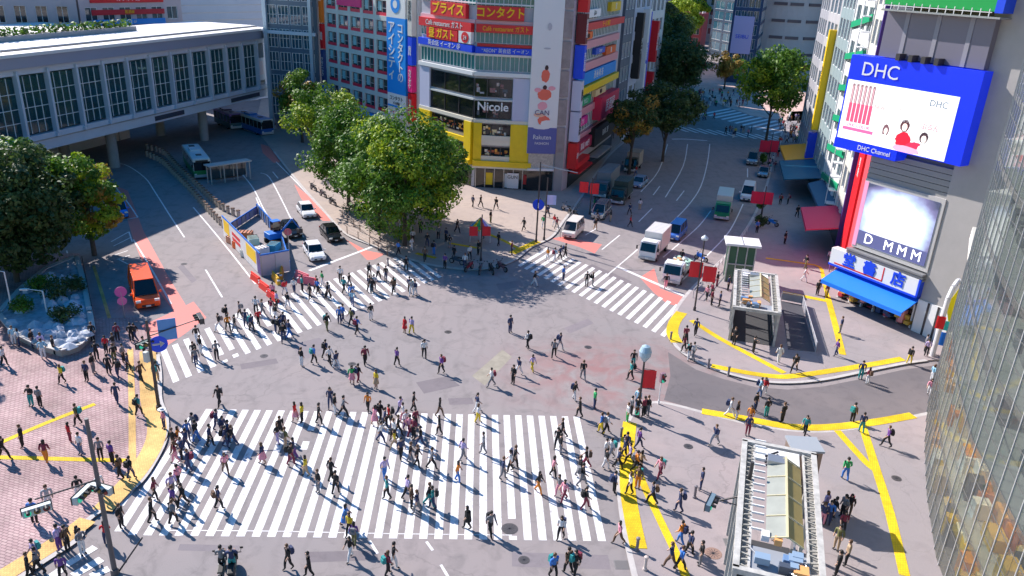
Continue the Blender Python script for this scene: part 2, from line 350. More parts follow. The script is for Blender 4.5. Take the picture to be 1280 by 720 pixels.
tact([(787,530),(784,560),(784,610),(790,650),(798,688)],1.0); tact([(796,585),(806,612),(826,655),(845,695),(862,735)],.5)
tact([(595,288),(625,300),(648,312)],.5); tact([(520,318),(545,324)],.6); tact([(640,318),(672,303)],1.0); tact([(560,305),(600,312)],.5,z=.137)
# distant zebras
stripes('far_zebra_crossing',tuple(G(878,142.5))[:2],tuple(G(947,162)-G(878,142.5))[:2],2.4,11,tuple(G(900,143)-G(880,147))[:2],14,1.0)
stripes('far_road_crossing',tuple(G(860,165))[:2],tuple(G(950,174)-G(860,165))[:2],2.0,12,(-.35,1),7,.9)
line([(840,174),(858,174),(884,176)],.6,name='stop_line')
line([(300,160),(318,166)],.25)
# manholes and plates
def manhole(x,y,r,mt,label,z=.004,sq=False):
    p=G(x,y); z0=z
    for (poly,h) in PAVE.values():
        if inpoly(p,poly): z0=h+.004
    mb=MB()
    if sq: mb.box((0,0,.003),(r*2,r*1.3,.006),mt); mb.box((0,0,.007),(r*1.8,r*1.1,.004),M('plate_grey',(.16,.15,.15),.6))
    else:
        mb.lathe([(0,.008),(r*.86,.008),(r*.87,.004),(r*.95,.004),(r,.006),(r,0)],mt,28)
        for k in range(6): mb.box((0,0,.009),(r*1.5,.03,.003),dsteel,k*math.pi/6)
    o=mb.build('manhole_cover',loc=(p.x,p.y,z0+.003)); tag(o,label,'manhole cover')
manhole(637,661,.5,M('cast_iron',(.1,.09,.09),.5,.3,noise=.2,scale=4),'round dark iron manhole cover cutting a white stripe near the zebra edge')
manhole(891,694,.5,M('brown_iron',(.3,.19,.15),.6,noise=.2,scale=4),'round brown manhole cover with pale rim beside the station entrance')
manhole(915,680,.5,M('grey_iron',(.2,.19,.19),.6,noise=.2,scale=4),'square grey plate in paving just right of the round brown cover',sq=True)
manhole(780,706,.55,M('grey_iron',(.2,.19,.19),.6),'square grey plate at the kerb below the wide yellow strip',sq=True)
manhole(905,255,.5,M('grey_iron',(.2,.19,.19),.6),'small cover on the right road',sq=True) if 0 else None

for q,w_ in (([(62,722),(80,710)],.5),([(82,707),(119,684)],.5),([(91,720),(127,699)],.55),([(113,721),(136,711)],.5),([(40,735),(60,724)],.5)): line(q,w_,.006,name='zebra_bar')

for x,y,l in ((440,455,'small round cover in the open crossing left of centre'),(735,434,'small pale cover by the reddish stain in the crossing'),(560,415,'small round cover in the open middle of the crossing'),(330,445,'small cover below the left zebra'),(860,560,'round cover on paving left of the large entrance'),(1120,600,'round cover near the glass building on the right pavement'),(655,700,'small cover in the road below the wide zebra'),(230,330,'cover in the left road near a dashed line')):
    manhole(x,y,.33,M('cast_iron',(.1,.09,.09),.5,.3),l)
# ---------------------------------------------------------------- buildings
class Fac:
    def __init__(s,A,B):
        s.A=Vector((A[0],A[1],0)); s.B=Vector((B[0],B[1],0)); s.L=(s.B-s.A).length; s.d=(s.B-s.A).normalized(); s.n=s.d.cross(UP); s.rz=math.atan2(s.d.y,s.d.x)
    def p(s,u,z,o=0): return s.A+s.d*u+UP*z+s.n*o
    def box(s,mb,u0,u1,z0,z1,o0,o1,mt):
        q=[s.p(u0,z0,o0),s.p(u1,z0,o0),s.p(u1,z0,o1),s.p(u0,z0,o1),s.p(u0,z1,o0),s.p(u1,z1,o0),s.p(u1,z1,o1),s.p(u0,z1,o1)]
        mb.add(q,[(0,1,2,3),(7,6,5,4),(4,5,1,0),(5,6,2,1),(6,7,3,2),(7,4,0,3)],mt); return mb
    def text(s,par,t,u,z,o,size,mt,**k):
        x=text(None,t,s.p(u,z,o),s.d,UP,size,mt,**k); m=x.matrix_world.copy(); x.parent=par; x.matrix_parent_inverse=Matrix.Translation(-par.location); return x
def wb(mb,name,par,**k):
    o=mb.build(name,**k)
    if par: o.parent=par; o.matrix_parent_inverse=Matrix.Translation(-par.location)
    return o
def bld(name,label,foot,cat='building',group=None):
    c=sum((Vector((p[0],p[1],0)) for p in foot),Vector())/len(foot)
    return thing(name,label,cat,c,group=group)
def core(par,foot,h,mt,roof=None,name='wall',z0=0,parapet=.9):
    mb=MB(); mb.prism(foot,z0,h,roof or conc,mt)
    if parapet:
        n=len(foot)
        a=sum(foot[i-1][0]*foot[i][1]-foot[i][0]*foot[i-1][1] for i in range(n)); ft=foot if a>0 else foot[::-1]
        for i in range(n):
            f=Fac(ft[i-1],ft[i]); f.box(mb,0,f.L,h-.05,h+parapet,-.25,.002,mt)
    return wb(mb,name,par)
WM={}
def winmesh(w,h,fr,gl,mull=1,trans=0,depth=.12,fw=.07,extra=None):
    k=(w,h,fr.name,gl.name,mull,trans,depth,extra.name if extra else 0)
    if k in WM: return WM[k]
    mb=MB(); mb.box((0,.0,0),(w-fw,.04,h-fw),gl)
    for x in [-w/2+fw/2,w/2-fw/2]+[(-w/2+w*(i+1)/(mull+1)) for i in range(mull)]: mb.box((x,-depth/2,0),(fw,depth,h),fr)
    for z in [-h/2+fw/2,h/2-fw/2]+[(-h/2+h*(i+1)/(trans+1)) for i in range(trans)]: mb.box((0,-depth/2-.002,z),(w,depth,fw),fr)
    if extra:
        mb.box((0,-depth-.03,-h/2+.25),(w,.06,.5),extra); mb.box((w/2-.16,-depth-.035,0),(.3,.06,h*.95),extra); mb.box((-w*.2,-depth+.02,h*.12),(w*.3,.06,h*.6),M('blind_cyan',(.25,.5,.55),.3))
    WM[k]=mb.mesh('window'); return WM[k]
def window(par,f,u,z,me,o=.05,name='window'):
    x=bpy.data.objects.new(name,me); col.objects.link(x); p=f.p(u,z,o); x.parent=par
    x.location=p-par.location; x.rotation_euler.z=f.rz; return x
def grid(par,f,u0,u1,z0,nr,rh,nc,wall,gl,fr=None,wh=.65,ww=.7,mull=1,trans=0,pier=.25,maxw=100,extra=None,relief=True):
    cw=(u1-u0)/nc; me=winmesh(round(cw*ww,2),round(rh*wh,2),fr or white,gl,mull,trans,extra=extra); n=0
    mb=MB()
    for r in range(nr+1): f.box(mb,u0,u1,z0+r*rh-rh*(1-wh)/2,z0+r*rh+rh*(1-wh)/2,.002,pier-.01,wall)
    for c in range(nc+1): f.box(mb,u0+c*cw-cw*(1-ww)/2,u0+c*cw+cw*(1-ww)/2,z0,z0+nr*rh,.001,pier,wall)
    wb(mb,'facade_frame',par)
    for r in range(nr):
        for c in range(nc):
            if n>=maxw: return
            window(par,f,u0+(c+.5)*cw,z0+(r+.5)*rh,me); n+=1
def vsign(par,f,u,z0,z1,w,mt,txt='',tm=None,proj=1.1,size=.8,name='vertical_sign'):
    mb=MB(); f.box(mb,u-w/2,u+w/2,z0,z1,.1,proj,mt); o=wb(mb,name,par)
    if txt: 
        f.text(par,'\n'.join(txt),u,(z0+z1)/2,proj+.02,size,tm or white,lh=1.02*.85)
    return o
def clutter(par,foot,h,n,seed,name='air_conditioner'):
    rnd=random.Random(seed); xs=[p[0] for p in foot]; ys=[p[1] for p in foot]; k=0; t=0
    mb=MB(); mb.box((0,0,.55),(1.3,.8,1.0),M('ac_white',(.6,.6,.6),.5)); mb.box((0,0,.03),(1.2,.7,.06),dsteel); mb.lathe([(0,1.07),(.3,1.07),(.32,1.04)],dsteel,12); me=mb.mesh(name)
    while k<n and t<200:
        t+=1; p=(rnd.uniform(min(xs),max(xs)),rnd.uniform(min(ys),max(ys)))
        if inpoly(p,foot):
            o=bpy.data.objects.new(name,me); col.objects.link(o); o.parent=par; o.location=Vector((*p,h))-par.location; k+=1; s=rnd.uniform(.9,2); o.scale=(s,s,s); 
red=Mcol('d81420'); yel=Mcol('f6c800'); blue=Mcol('1048e0'); sky_b=Mcol('0a8ee8'); pinkm=Mcol('e8257a'); orange=Mcol('f07818')
teal=M('teal_glass',(.05,.22,.22),.08,spec=1.)
# --- station bridge over the left road
bdir=Vector((18.3,57.6,0)).normalized(); B0=Vector((-58.9,97.7,0))-bdir*36; BL=36+60.3
fb=Fac(B0,B0+bdir*BL)
br=thing('station_bridge','long white elevated station bridge with tall framed windows over the left road','bridge',B0+bdir*BL/2)
bwm=M('bridge_white_panel',(.6,.65,.75),.45,.1,noise=.05,scale=.3); broof=M('bridge_roof',(.78,.74,.73),.6,noise=.06,scale=.15); broof2=M('bridge_fascia',(.36,.38,.5),.4,.3)
mb=MB()
fb.box(mb,0,BL,6,6.25,-15,-.6,dconc)
fb.box(mb,0,BL,6.0,8.1,-.6,.35,bwm); fb.box(mb,0,BL,7.3,7.42,.35,.5,steel)
fb.box(mb,0,BL,15.7,16.6,-.6,.25,bwm); wb(mb,'girder',br)
mb=MB(); fb.box(mb,0,BL,16.6,18.0,-.6,1.0,broof2); fb.box(mb,0,BL,18.0,18.4,-15,1.35,broof); fb.box(mb,0,BL,18.4,18.62,-15,-1.6,broof)
fb.box(mb,0,BL,18.42,18.5,-1.5,-1.2,dsteel)
wb(mb,'roof',br)
mb=MB(); fb.box(mb,0,BL,8.2,8.5,-14.5,-.5,conc); fb.box(mb,0,BL,12.2,12.5,-14.5,-1.5,conc); fb.box(mb,0,BL,8.5,15.7,-15,-14.6,M('back_wall',(.35,.5,.5),.5)); fb.box(mb,BL-.3,BL,6,18,-15,-.05,bwm)
fb.box(mb,0,BL,11.5,12.6,-2.2,-2,M('teal_band',(.12,.36,.4),.4)); wb(mb,'inner_floor',br)
bgl=bpy.data.materials.new('bridge_glass'); bgl.use_nodes=True; n_=bgl.node_tree; b_=n_.nodes['Principled BSDF']; b_.inputs['Base Color'].default_value=(.03,.11,.13,1); b_.inputs['Roughness'].default_value=.05
t_=n_.nodes.new('ShaderNodeBsdfTransparent'); t_.inputs[0].default_value=(.55,.75,.8,1); x_=n_.nodes.new('ShaderNodeMixShader'); x_.inputs[0].default_value=.45; n_.links.new(b_.outputs[0],x_.inputs[1]); n_.links.new(t_.outputs[0],x_.inputs[2]); n_.links.new(x_.outputs[0],n_.nodes['Material Output'].inputs[0])
mg=MB(); cell=4.55; mg.box((0,0,0),(cell,.04,7.2),bgl)
for k in (-1,0,1): mg.box((k*cell/4,-.06,0),(.07,.1,7.2),white)
for z in (-2,-.3,1.6): mg.box((0,-.065,z),(cell,.1,.07),white)
me=mg.mesh('window')
mc=MB(); mc.box((0,0,0),(.34,.8,8.4),bwm); mc.box((0,-.3,-4.3),(.7,.5,.4),bwm); mcol=mc.mesh('mullion')
nb=int(BL/4.8)
for i in range(nb):
    u=BL-3.2-(i+.5)*4.8; window(br,fb,u,11.9,me,-.1)
    x=bpy.data.objects.new('mullion',mcol); col.objects.link(x); x.parent=br; x.location=fb.p(u+2.4,12,.25)-br.location; x.rotation_euler.z=fb.rz
mb=MB(); fb.box(mb,BL-3.3,BL-.5,9,13,-.05,.1,bwm); fb.box(mb,BL-2.9,BL-1,10,12.5,.1,.14,M('poster_pale',(.7,.6,.66),.5)); wb(mb,'end_panel',br)
for u in (14,36,58,80): 
    for o in (-3,-12):
        mb=MB(); p=fb.p(u,0,o); mb.tube(p,p+UP*6.05,.75,.75,conc,16); wb(mb,'pier',br,smooth=False)
for i,(u,wd_) in enumerate([(30,8),(64,7),(84,9)]):
    mb=MB(); fb.box(mb,u,u+wd_,6.3,7.0,.36,.42,M('slot_dark',(.04,.05,.08),.5)); wb(mb,'service_slot',br)
# things seen through the bridge: nothing loose. Behind the bridge
foot=[(-118,60),(-76,62),(-62,110),(-59,132),(-92,140),(-118,120)]
# planted terrace behind the roof
def tower(name,label,A,B,depth,h,wall,gl,nr,rh,nc,z0=1.5,ww=.7,wh=.65,mull=1,trans=0,fr=None,side=True,ac=3,pier=.25,extra=None,u0=.4,roof=None,cat='building',snc=None):
    f=Fac(A,B); C=f.B-f.n*depth; D=f.A-f.n*depth; ft=[tuple(f.A)[:2],tuple(f.B)[:2],tuple(C)[:2],tuple(D)[:2]]
    o=bld(name,label,ft,cat); core(o,ft,h,wall,roof)
    if nr: grid(o,f,u0,f.L-u0,z0,nr,rh,nc,wall,gl,fr,wh,ww,mull,trans,pier,extra=extra)
    if side and nr:
        for (a,b) in ((f.B,C),(D,f.A)):
            g=Fac(a,b); k=snc or max(2,int(g.L/(f.L/nc))); grid(o,g,.4,g.L-.4,z0,nr,rh,min(k,12),wall,gl,fr,wh,ww,mull,trans,pier,maxw=40)
    if ac: clutter(o,ft,h,ac,hash(A[0])%97)
    return o,f
gp=lambda x,y,z=0: tuple(G(x,y,z))[:2]
greyb=M('grey_tower_wall',(.42,.38,.42),.7,noise=.08,scale=.3); pinkg=M('pale_pink_wall',(.52,.43,.46),.7,noise=.06,scale=.3)
o,f=tower('office_building','grey office block with tight vertical windows rising behind the bridge roof',(-112,128),(-72,150),22,27,greyb,glassd,6,3.9,14,2,ww=.55,wh=.72,pier=.6,side=False)
o2,f2=tower('office_building','office block with red and blue sign boards behind the bridge roof',(-71.5,150.5),(-60,168),20,27,pinkg,glass,6,3.9,6,2,ww=.7,wh=.6,side=False)
for (z,h,mt,s,tm) in ((21.5,1.3,red,'カラオケ館',white),(17.6,1,sky_b,'SALE 6F',white),(19.4,.9,Mcol('c01830'),'居酒屋',yel),(25,1.2,M('sign_white',(.8,.8,.8),.5),'献血ルーム',red)):
    mb=MB(); f2.box(mb,2,f2.L-4,z,z+h,.3,.5,mt); wb(mb,'sign_board',o2); f2.text(o2,s,f2.L/2-1,z+h/2,.53,h*.75,tm)
# hedge planter on the terrace edge
ft=[tuple(fb.p(0,0,-15.2))[:2],tuple(fb.p(76,0,-15.2))[:2],tuple(fb.p(76,0,-30))[:2],tuple(fb.p(0,0,-30))[:2]]
te=bld('terrace_block','low white terrace block with trimmed hedge planter behind the bridge roof',ft); core(te,ft,18.5,wconc,broof,parapet=0)
rnd=random.Random(3)
leafm={}
def leaf_material(name,c1,c2,scale=.8):
    mt=bpy.data.materials.new(name); mt.use_nodes=True; n=mt.node_tree; b=n.nodes['Principled BSDF']; L=n.links.new
    tc=n.nodes.new('ShaderNodeTexCoord'); nz=n.nodes.new('ShaderNodeTexNoise'); nz.inputs['Scale'].default_value=scale; nz.inputs['Detail'].default_value=6; L(tc.outputs['Object'],nz.inputs['Vector'])
    g=n.nodes.new('ShaderNodeMapRange'); g.inputs[1].default_value=.35; g.inputs[2].default_value=.65; L(nz.outputs[0],g.inputs[0])
    q=n.nodes.new('ShaderNodeMix'); q.data_type='RGBA'; L(g.outputs[0],q.inputs[0]); q.inputs[6].default_value=(*c1,1); q.inputs[7].default_value=(*c2,1); L(q.outputs[2],b.inputs['Base Color'])
    b.inputs['Roughness'].default_value=.55; b.inputs['Specular IOR Level'].default_value=.4
    t=n.nodes.new('ShaderNodeBsdfTranslucent'); L(q.outputs[2],t.inputs[0]); x=n.nodes.new('ShaderNodeMixShader'); x.inputs[0].default_value=.3; L(b.outputs[0],x.inputs[1]); L(t.outputs[0],x.inputs[2]); L(x.outputs[0],n.nodes['Material Output'].inputs[0])
    return mt
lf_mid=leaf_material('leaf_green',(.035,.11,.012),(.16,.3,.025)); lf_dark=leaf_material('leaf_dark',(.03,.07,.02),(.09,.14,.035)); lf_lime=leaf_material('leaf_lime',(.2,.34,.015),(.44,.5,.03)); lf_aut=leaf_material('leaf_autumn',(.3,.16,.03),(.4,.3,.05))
def leaves(mb,c,rad,n,size,mt,rnd,flat=1.):
    for i in range(n):
        # leaves sit mostly near the clump shell
        d=Vector((rnd.gauss(0,1),rnd.gauss(0,1),rnd.gauss(0,1))).normalized()*(rnd.uniform(.45,1.08)**.5)
        p=Vector((c[0]+d.x*rad,c[1]+d.y*rad,c[2]+d.z*rad*flat)); nrm=(d*.9+Vector((rnd.gauss(0,.5),rnd.gauss(0,.5),rnd.gauss(.4,.5)))).normalized()
        a=nrm.orthogonal().normalized(); b=nrm.cross(a); t=rnd.uniform(0,6.28); a,b=a*math.cos(t)+b*math.sin(t),b*math.cos(t)-a*math.sin(t); s=size*rnd.uniform(.6,1.3)
        mb.add([p-a*s*.5,p+b*s*.32,p+a*s*.55,p-b*s*.32],[(0,1,2,3)],mt)
mb=MB()
for k in range(60):
    p=fb.p(1+k*1.2,0,-9.3); leaves(mb,(p.x,p.y,19.7),.95,50,.5,lf_mid if k%3 else lf_dark,rnd,.8)
wb(mb,'hedge',te); mb=MB(); fb.box(mb,0,73,18.63,19.3,-10.3,-8.4,conc); wb(mb,'planter',te)
o,f=tower('department_store','pale blue windowless department store roofline beyond the bridge end',(-62,172),(-42,196),30,22.3,M('pale_blue_panel',(.5,.56,.66),.5,noise=.05,scale=.2),glass,0,3,4,ac=9)
mb=MB(); 
for z in (17.5,19,20.5): f.box(mb,0,f.L,z,z+.12,.01,.12,steel)
wb(mb,'cornice_line',o)
# glass tower at the bridge end
o,f=tower('glass_tower','dark blue glass tower standing at the far end of the bridge',(-39.8,153.2),(-29.8,150.6),16,40,M('blue_steel_frame',(.12,.17,.24),.4,.3),glassb,9,4.1,4,2.5,ww=.86,wh=.8,mull=2,trans=1,pier=.15,snc=4)
mb=MB(); f.box(mb,0,f.L,17.6,18.2,.3,.8,bwm); f.box(mb,.2,.9,0,40,.3,.9,M('pale_steel',(.5,.6,.7),.4,.4)); f.box(mb,f.L-1.2,f.L-.6,0,40,.3,.9,M('pale_steel',(.5,.6,.7),.4,.4)); wb(mb,'steel_column',o)
# --- red window building
Bf=[(-28.4,151.1),(-9.8,128.5),(2,140),(-16,164)]
bb=bld('office_building','white gridded office building with red window frames and blue vertical banner',Bf); core(bb,Bf,34,wconc)
f=Fac(Bf[0],Bf[1]); redf=M('red_window_trim',(.75,.03,.07),.4)
grid(bb,f,1.0,21.4,6.7,8,3.1,5,M('pale_green_wall',(.56,.6,.58),.6,noise=.08,scale=.5),glass,M('window_silver',(.5,.52,.55),.4,.4),.76,.8,1,1,.35,extra=redf)
mb=MB(); f.box(mb,1,5.2,3.8,6.3,.3,.5,white); wb(mb,'shop_sign',bb); mb=MB(); f.box(mb,5.5,21.4,3.8,6.2,.3,.5,sky_b); wb(mb,'shop_sign',bb)
f.text(bb,'73',3.2,5,.53,2,black); f.text(bb,'TSUTAYA',13,5,.53,1.5,white)
mb=MB(); f.box(mb,1,21.4,0,3.6,.002,.1,glassd)
for k in range(8): f.box(mb,1+k*2.9,1.2+k*2.9,0,3.6,.1,.25,steel)
wb(mb,'shop_front',bb)
mb=MB(); f.box(mb,21.9,27.2,10.8,22.6,.4,1.0,sky_b); f.box(mb,21.9,27.2,22.6,31,.4,1.0,white); f.box(mb,21.9,27.2,6.9,10.8,.4,1.0,white); f.box(mb,22,27.1,8.6,8.9,1.0,1.03,sky_b); wb(mb,'banner',bb)
f.text(bb,'コ\nン\nタ\nク\nト\nの',25.8,17.2,1.03,1.75,white,lh=.86,bold=.03); f.text(bb,'ア\nイ\nシ\nテ\nィ',23.3,17.4,1.03,2.05,white,lh=.88,bold=.03)
f.text(bb,'コンタクト',24.5,10,1.03,.8,black); f.text(bb,'バス停前',24.5,9.2,1.03,.5,black); f.text(bb,'アイシティ',24.5,7.7,1.03,.8,pinkm)
mb=MB(); mb2=[f.p(24.5,24.6,1.05)+f.d*math.cos(a*math.pi/12)*1.3+UP*math.sin(a*math.pi/12)*1.3 for a in range(24)]; mb.add(mb2,[list(range(24))],sky_b); mb2=[f.p(24.5,24.6,1.07)+f.d*math.cos(a*math.pi/12)*.6+UP*math.sin(a*math.pi/12)*.6 for a in range(24)]; mb.add(mb2,[list(range(24))],white); wb(mb,'round_logo',bb)
mb=MB(); f.box(mb,5.5,13.5,23.4,25.0,.4,.6,pinkm); wb(mb,'pink_sign',bb)
for z0,z1,mt,t in ((20.2,27.5,M('sign_cream',(.7,.66,.6),.5),'美容外科'),(15.8,20,blue,'歯科'),(11.6,15.6,pinkm,'カラオケ'),(6.6,11.4,red,'カラオケ')): vsign(bb,f,28.4,z0,z1,1.1,mt,t,black if mt.name=='sign_cream' else white,1.0,.85)
for z0,z1,mt,t in ((20,30,orange,'本日開店'),(15.5,19.8,red,'酒場'),(9.2,15.3,M('sign_navy',(.03,.06,.2),.5),'クリニック'),(4,9,sky_b,'')): vsign(bb,f,.1,z0,z1,1.0,mt,t,white,.9,.8)
clutter(bb,Bf,34,4,5)
# --- corner building with stacked signs
Cf=[(-9,125.3),(-.7,115),(7.9,114.3),(8.3,114.0),(12.6,114.2),(13.6,116),(24.3,143.2),(8,148),(-3,136)]
cb=bld('corner_building','corner shopping building stacked with red and yellow signs and yellow lower floors',Cf); core(cb,Cf,36,M('corner_wall',(.5,.5,.56),.6,noise=.06,scale=.4))
f1=Fac(Cf[0],Cf[1]); f2=Fac(Cf[1],Cf[2]); f3=Fac((8.0,113.95),(12.6,114.15)); f4=Fac(Cf[5],Cf[6])
lilac=M('lilac_panel',(.55,.56,.72),.5); yelp=M('yellow_panel',(.85,.6,.01),.45,noise=.06,scale=1); pinkb=M('pink_band',(.72,.33,.38),.5); redb=M('crimson_sign',(.72,.02,.03),.45)
for f,nm in ((f1,'l'),(f2,'r')):
    L=f.L; mb=MB()
    f.box(mb,-.1,L+.1,16.4,16.95,.01,.6,white); f.box(mb,-.1,L+.1,12.95,13.2,.01,.35,M('pale_trim',(.6,.62,.6),.5)); f.box(mb,-.05,L+.05,9.8,10.3,.01,.5,M('cream_trim',(.72,.68,.56),.5))
    f.box(mb,-.05,L+.05,19.2,19.45,.01,.5,white); f.box(mb,-.05,L+.05,3.2,3.5,.01,.8,M('cream_trim',(.72,.68,.56),.5))
    if nm=='l': f.box(mb,0,2.6,10.3,16.3,.01,.4,lilac)
    else: f.box(mb,5.5,L,10.3,16.3,.01,.4,lilac)
    wb(mb,'trim',cb)
    # teal strip windows
    n=8 if nm=='l' else 7; me=winmesh(round(L/n,2)-.02,2.0,white,teal,1,fw=.04)
    for k in range(n): window(cb,f,(k+.5)*L/n,18.15,me,.06)
    me=winmesh(round(L/n,2)-.02,1.6,white,teal,1,fw=.04)
    for zz in (22.1,26.9):
        for k in range(n): window(cb,f,(k+.5)*L/n,zz-.4,me,.06)
    # big dark display windows
    a,b=(2.7,L) if nm=='l' else (0,5.4); n=3
    me=winmesh(round((b-a)/n,2)-.03,2.55,dsteel,glassd,0); 
    for zz in (11.65,14.75):
        for k in range(n): window(cb,f,a+(k+.5)*(b-a)/n,zz,me,.06)
    # pink bands up high
    mb=MB()
    for zz in (27.8,29,31,33): f.box(mb,0,L,zz,zz+.7,.02,.3,pinkb)
    f.box(mb,0,L,23.4,23.9,.02,.25,M('pink_pale',(.7,.45,.5),.5)); f.box(mb,0,L,25.95,26.15,.02,.3,white); wb(mb,'pink_band',cb)
    me=winmesh(round(L/7,2)-.02,2.3,white,teal,1)
    for k in range(7): window(cb,f,(k+.5)*L/7,30.1,me,.06)
# displays inside (mannequins and shelves as coloured boards behind glass are part of the window panel)
rnd=random.Random(11)
mb=MB()
for i in range(26):
    u=rnd.uniform(.2,5.1); z=rnd.choice([10.5,13.5])+rnd.uniform(0,1.6); f2.box(mb,u,u+rnd.uniform(.2,.8),z,z+rnd.uniform(.1,.7),.085,.1,rnd.choice([M('disp_a',(.3,.15,.15),.6),M('disp_b',(.5,.4,.38),.6),M('disp_c',(.1,.12,.14),.6),M('disp_d',(.42,.42,.45),.6)]))
wb(mb,'window_display',cb)
f2.text(cb,'Nicole',2.7,12.1,.35,1.7,white,bold=.03)
def sgn(f,u0,u1,z0,z1,mt,s,tm,size=None,o=(.1,.7),par=None,**k):
    mb=MB(); f.box(mb,u0,u1,z0,z1,o[0],o[1],mt); x=wb(mb,'sign_board',par or cb)
    if s: f.text(par or cb,s,(u0+u1)/2,(z0+z1)/2-.02,o[1]+.02,size or (z1-z0)*.8,tm,**k)
sgn(f1,3.2,11.6,23.9,25.8,redb,'プライス',yel,1.7,bold=.03,sx=1.15); sgn(f2,.1,6.6,24.0,25.8,redb,'コンタクト',yel,1.5,bold=.03,sx=.92)
sgn(f1,.2,12.9,22.2,23.4,redb,'Café restaurant ガスト',white,1.0,sx=.95); sgn(f2,.05,8.3,22.3,23.4,redb,'Café restaurant ガスト',yel,.85,sx=.8)
sgn(f1,2.2,9.8,20.6,22.1,redb,'昼 ガスト',yel,1.5,bold=.02); sgn(f1,10.1,12.9,20.6,22.2,white,'',red)
mb=MB(); q=[f1.p(11.6,21.4,.74)+f1.d*math.cos(a*math.pi/12)*.85+UP*math.sin(a*math.pi/12)*.75 for a in range(24)]; mb.add(q,[list(range(24))],redb); wb(mb,'round_sign',cb); f1.text(cb,'24',11.6,21.35,.77,.8,white)
sgn(f1,0,13.2,19.5,20.45,blue,'英会話 イーオン ＠',white,.85,sx=1.1); sgn(f2,0,8.4,19.5,20.35,blue,'“AEON” 英会話 イーオン',white,.7,sx=.85)
mb=MB(); f2.box(mb,.2,8.3,20.4,20.8,.1,.4,redb); wb(mb,'red_strip',cb)
# yellow floors
for f,L,cut in ((f1,f1.L,4),(f2,f2.L,1)):
    mb=MB()
    if f is f2:
        f.box(mb,5.4,L,3.5,9.8,.01,.6,yelp); f.box(mb,0,1.2,3.5,9.8,.01,.6,yelp); f.box(mb,1.2,5.4,6.6,7.3,.01,.5,M('cream_trim',(.72,.68,.56),.5)); f.box(mb,0,L,3.5,4.3,.6,.9,yelp); f.box(mb,1.2,5.4,4.3,5.0,.3,.55,M('cream_trim',(.72,.68,.56),.5))
        f.box(mb,1.2,5.4,7.3,8.0,.3,.55,M('cream_trim',(.72,.68,.56),.5))
    else:
        f.box(mb,0,3,3.5,9.8,.01,.6,yelp); f.box(mb,11.6,L,3.5,9.8,.01,.6,yelp); f.box(mb,3,11.6,6.6,7.3,.01,.5,yelp); f.box(mb,0,L,3.5,4.3,.6,.9,yelp)
    wb(mb,'yellow_panel',cb)
    a,b=(1.2,5.4) if f is f2 else (3,11.6)
    me=winmesh(round((b-a)/3,2)-.02,1.75,dsteel,glassd,0)
    for zz in (5.4,8.7):
        for k in range(3): window(cb,f,a+(k+.5)*(b-a)/3,zz,me,.06)
    mb=MB(); f.box(mb,.3,L-.3,.05,3.2,.02,.08,glassd)
    for k in range(int(L/1.4)): 
        u=.4+k*1.4; f.box(mb,u,u+.12,0,3.2,.08,.3,steel)
        if k%2: f.box(mb,u+.2,u+1.2,.3+.3*(k%3),2.4,.1,.14,[yelp,white,redb,M('disp_e',(.12,.14,.3),.5)][(k//2)%4])
    wb(mb,'shop_front',cb)
warm=[Mcol('e8a848'),Mcol('c87838'),Mcol('f0dca8'),Mcol('b05838'),Mcol('e8e0d0')]
rnd=random.Random(31)
for f,a,b in ((f2,1.3,5.3),(f1,3.1,11.4)):
    mb=MB()
    for k in range(int((b-a)*7)):
        u=rnd.uniform(a,b-.5); z=rnd.choice([4.7,5.3,8.1,8.7])+rnd.uniform(-.1,.3); f.box(mb,u,u+rnd.uniform(.2,.7),z,z+rnd.uniform(.12,.45),.08,.1,rnd.choice(warm))
    wb(mb,'window_display',cb)
for (u0,u1,z0,z1,m_,t_) in ((1,6,21.6,22.6,Mcol('f07020'),'焼肉'),(9,15,19.0,19.9,Mcol('2858c8'),'ネット'),(17,24,25.0,26.4,Mcol('e8c020'),'質'),(2,8,12.0,13.2,Mcol('20a068'),'サロン'),(13,21,28.9,30.0,Mcol('d83848'),'ビリヤード'),(3,10,24.6,25.7,Mcol('f0f0f0'),'占い'),(16,23,18.4,19.6,Mcol('e86828'),'鍋'),(11,18,12.4,13.4,Mcol('f0d8a0'),'珈琲'),(1,7,9.0,10.2,Mcol('e83898'),'プリ')):
    sgn(f4,u0,u1,z0,z1,m_,t_,white if m_.name[6] in '2de' else black,(z1-z0)*.75,o=(.12,.75))
mb=MB(); f2.box(mb,5.2,6.9,.3,2.6,.35,.5,white); wb(mb,'poster_board',cb); f2.text(cb,'GUN',6,2,.52,.7,black)
# tall billboard
mb=MB(); f3.box(mb,-.9,3.3,5.8,33,.0,.5,white); f3.box(mb,-.9,3.3,5.8,9.6,.5,.53,M('navy_print',(.1,.12,.38),.5)); bo=wb(mb,'billboard',cb)
f3.text(cb,'Rakuten',1.2,8.2,.56,.95,white,sx=.85); f3.text(cb,'FASHION',1.2,7.3,.56,.5,white)
def blob(f,par,u,z,ru,rz_,o,mt,n=28,seed=0,name='printed_figure'):
    r_=random.Random(seed); mb=MB(); q=[]
    for a in range(n):
        k=r_.uniform(.93,1.07); q.append(f.p(u+math.cos(a*2*math.pi/n)*ru*k,z+math.sin(a*2*math.pi/n)*rz_*k,o))
    mb.add([f.p(u,z,o)]+q,[(0,i+1,(i+1)%n+1) for i in range(n)],mt); return wb(mb,name,par)
orr=Mcol('f0705a'); pk=Mcol('f2a8b4'); skn=Mcol('eebfa4'); hairm=Mcol('40282c'); dkp=Mcol('5a4a78')
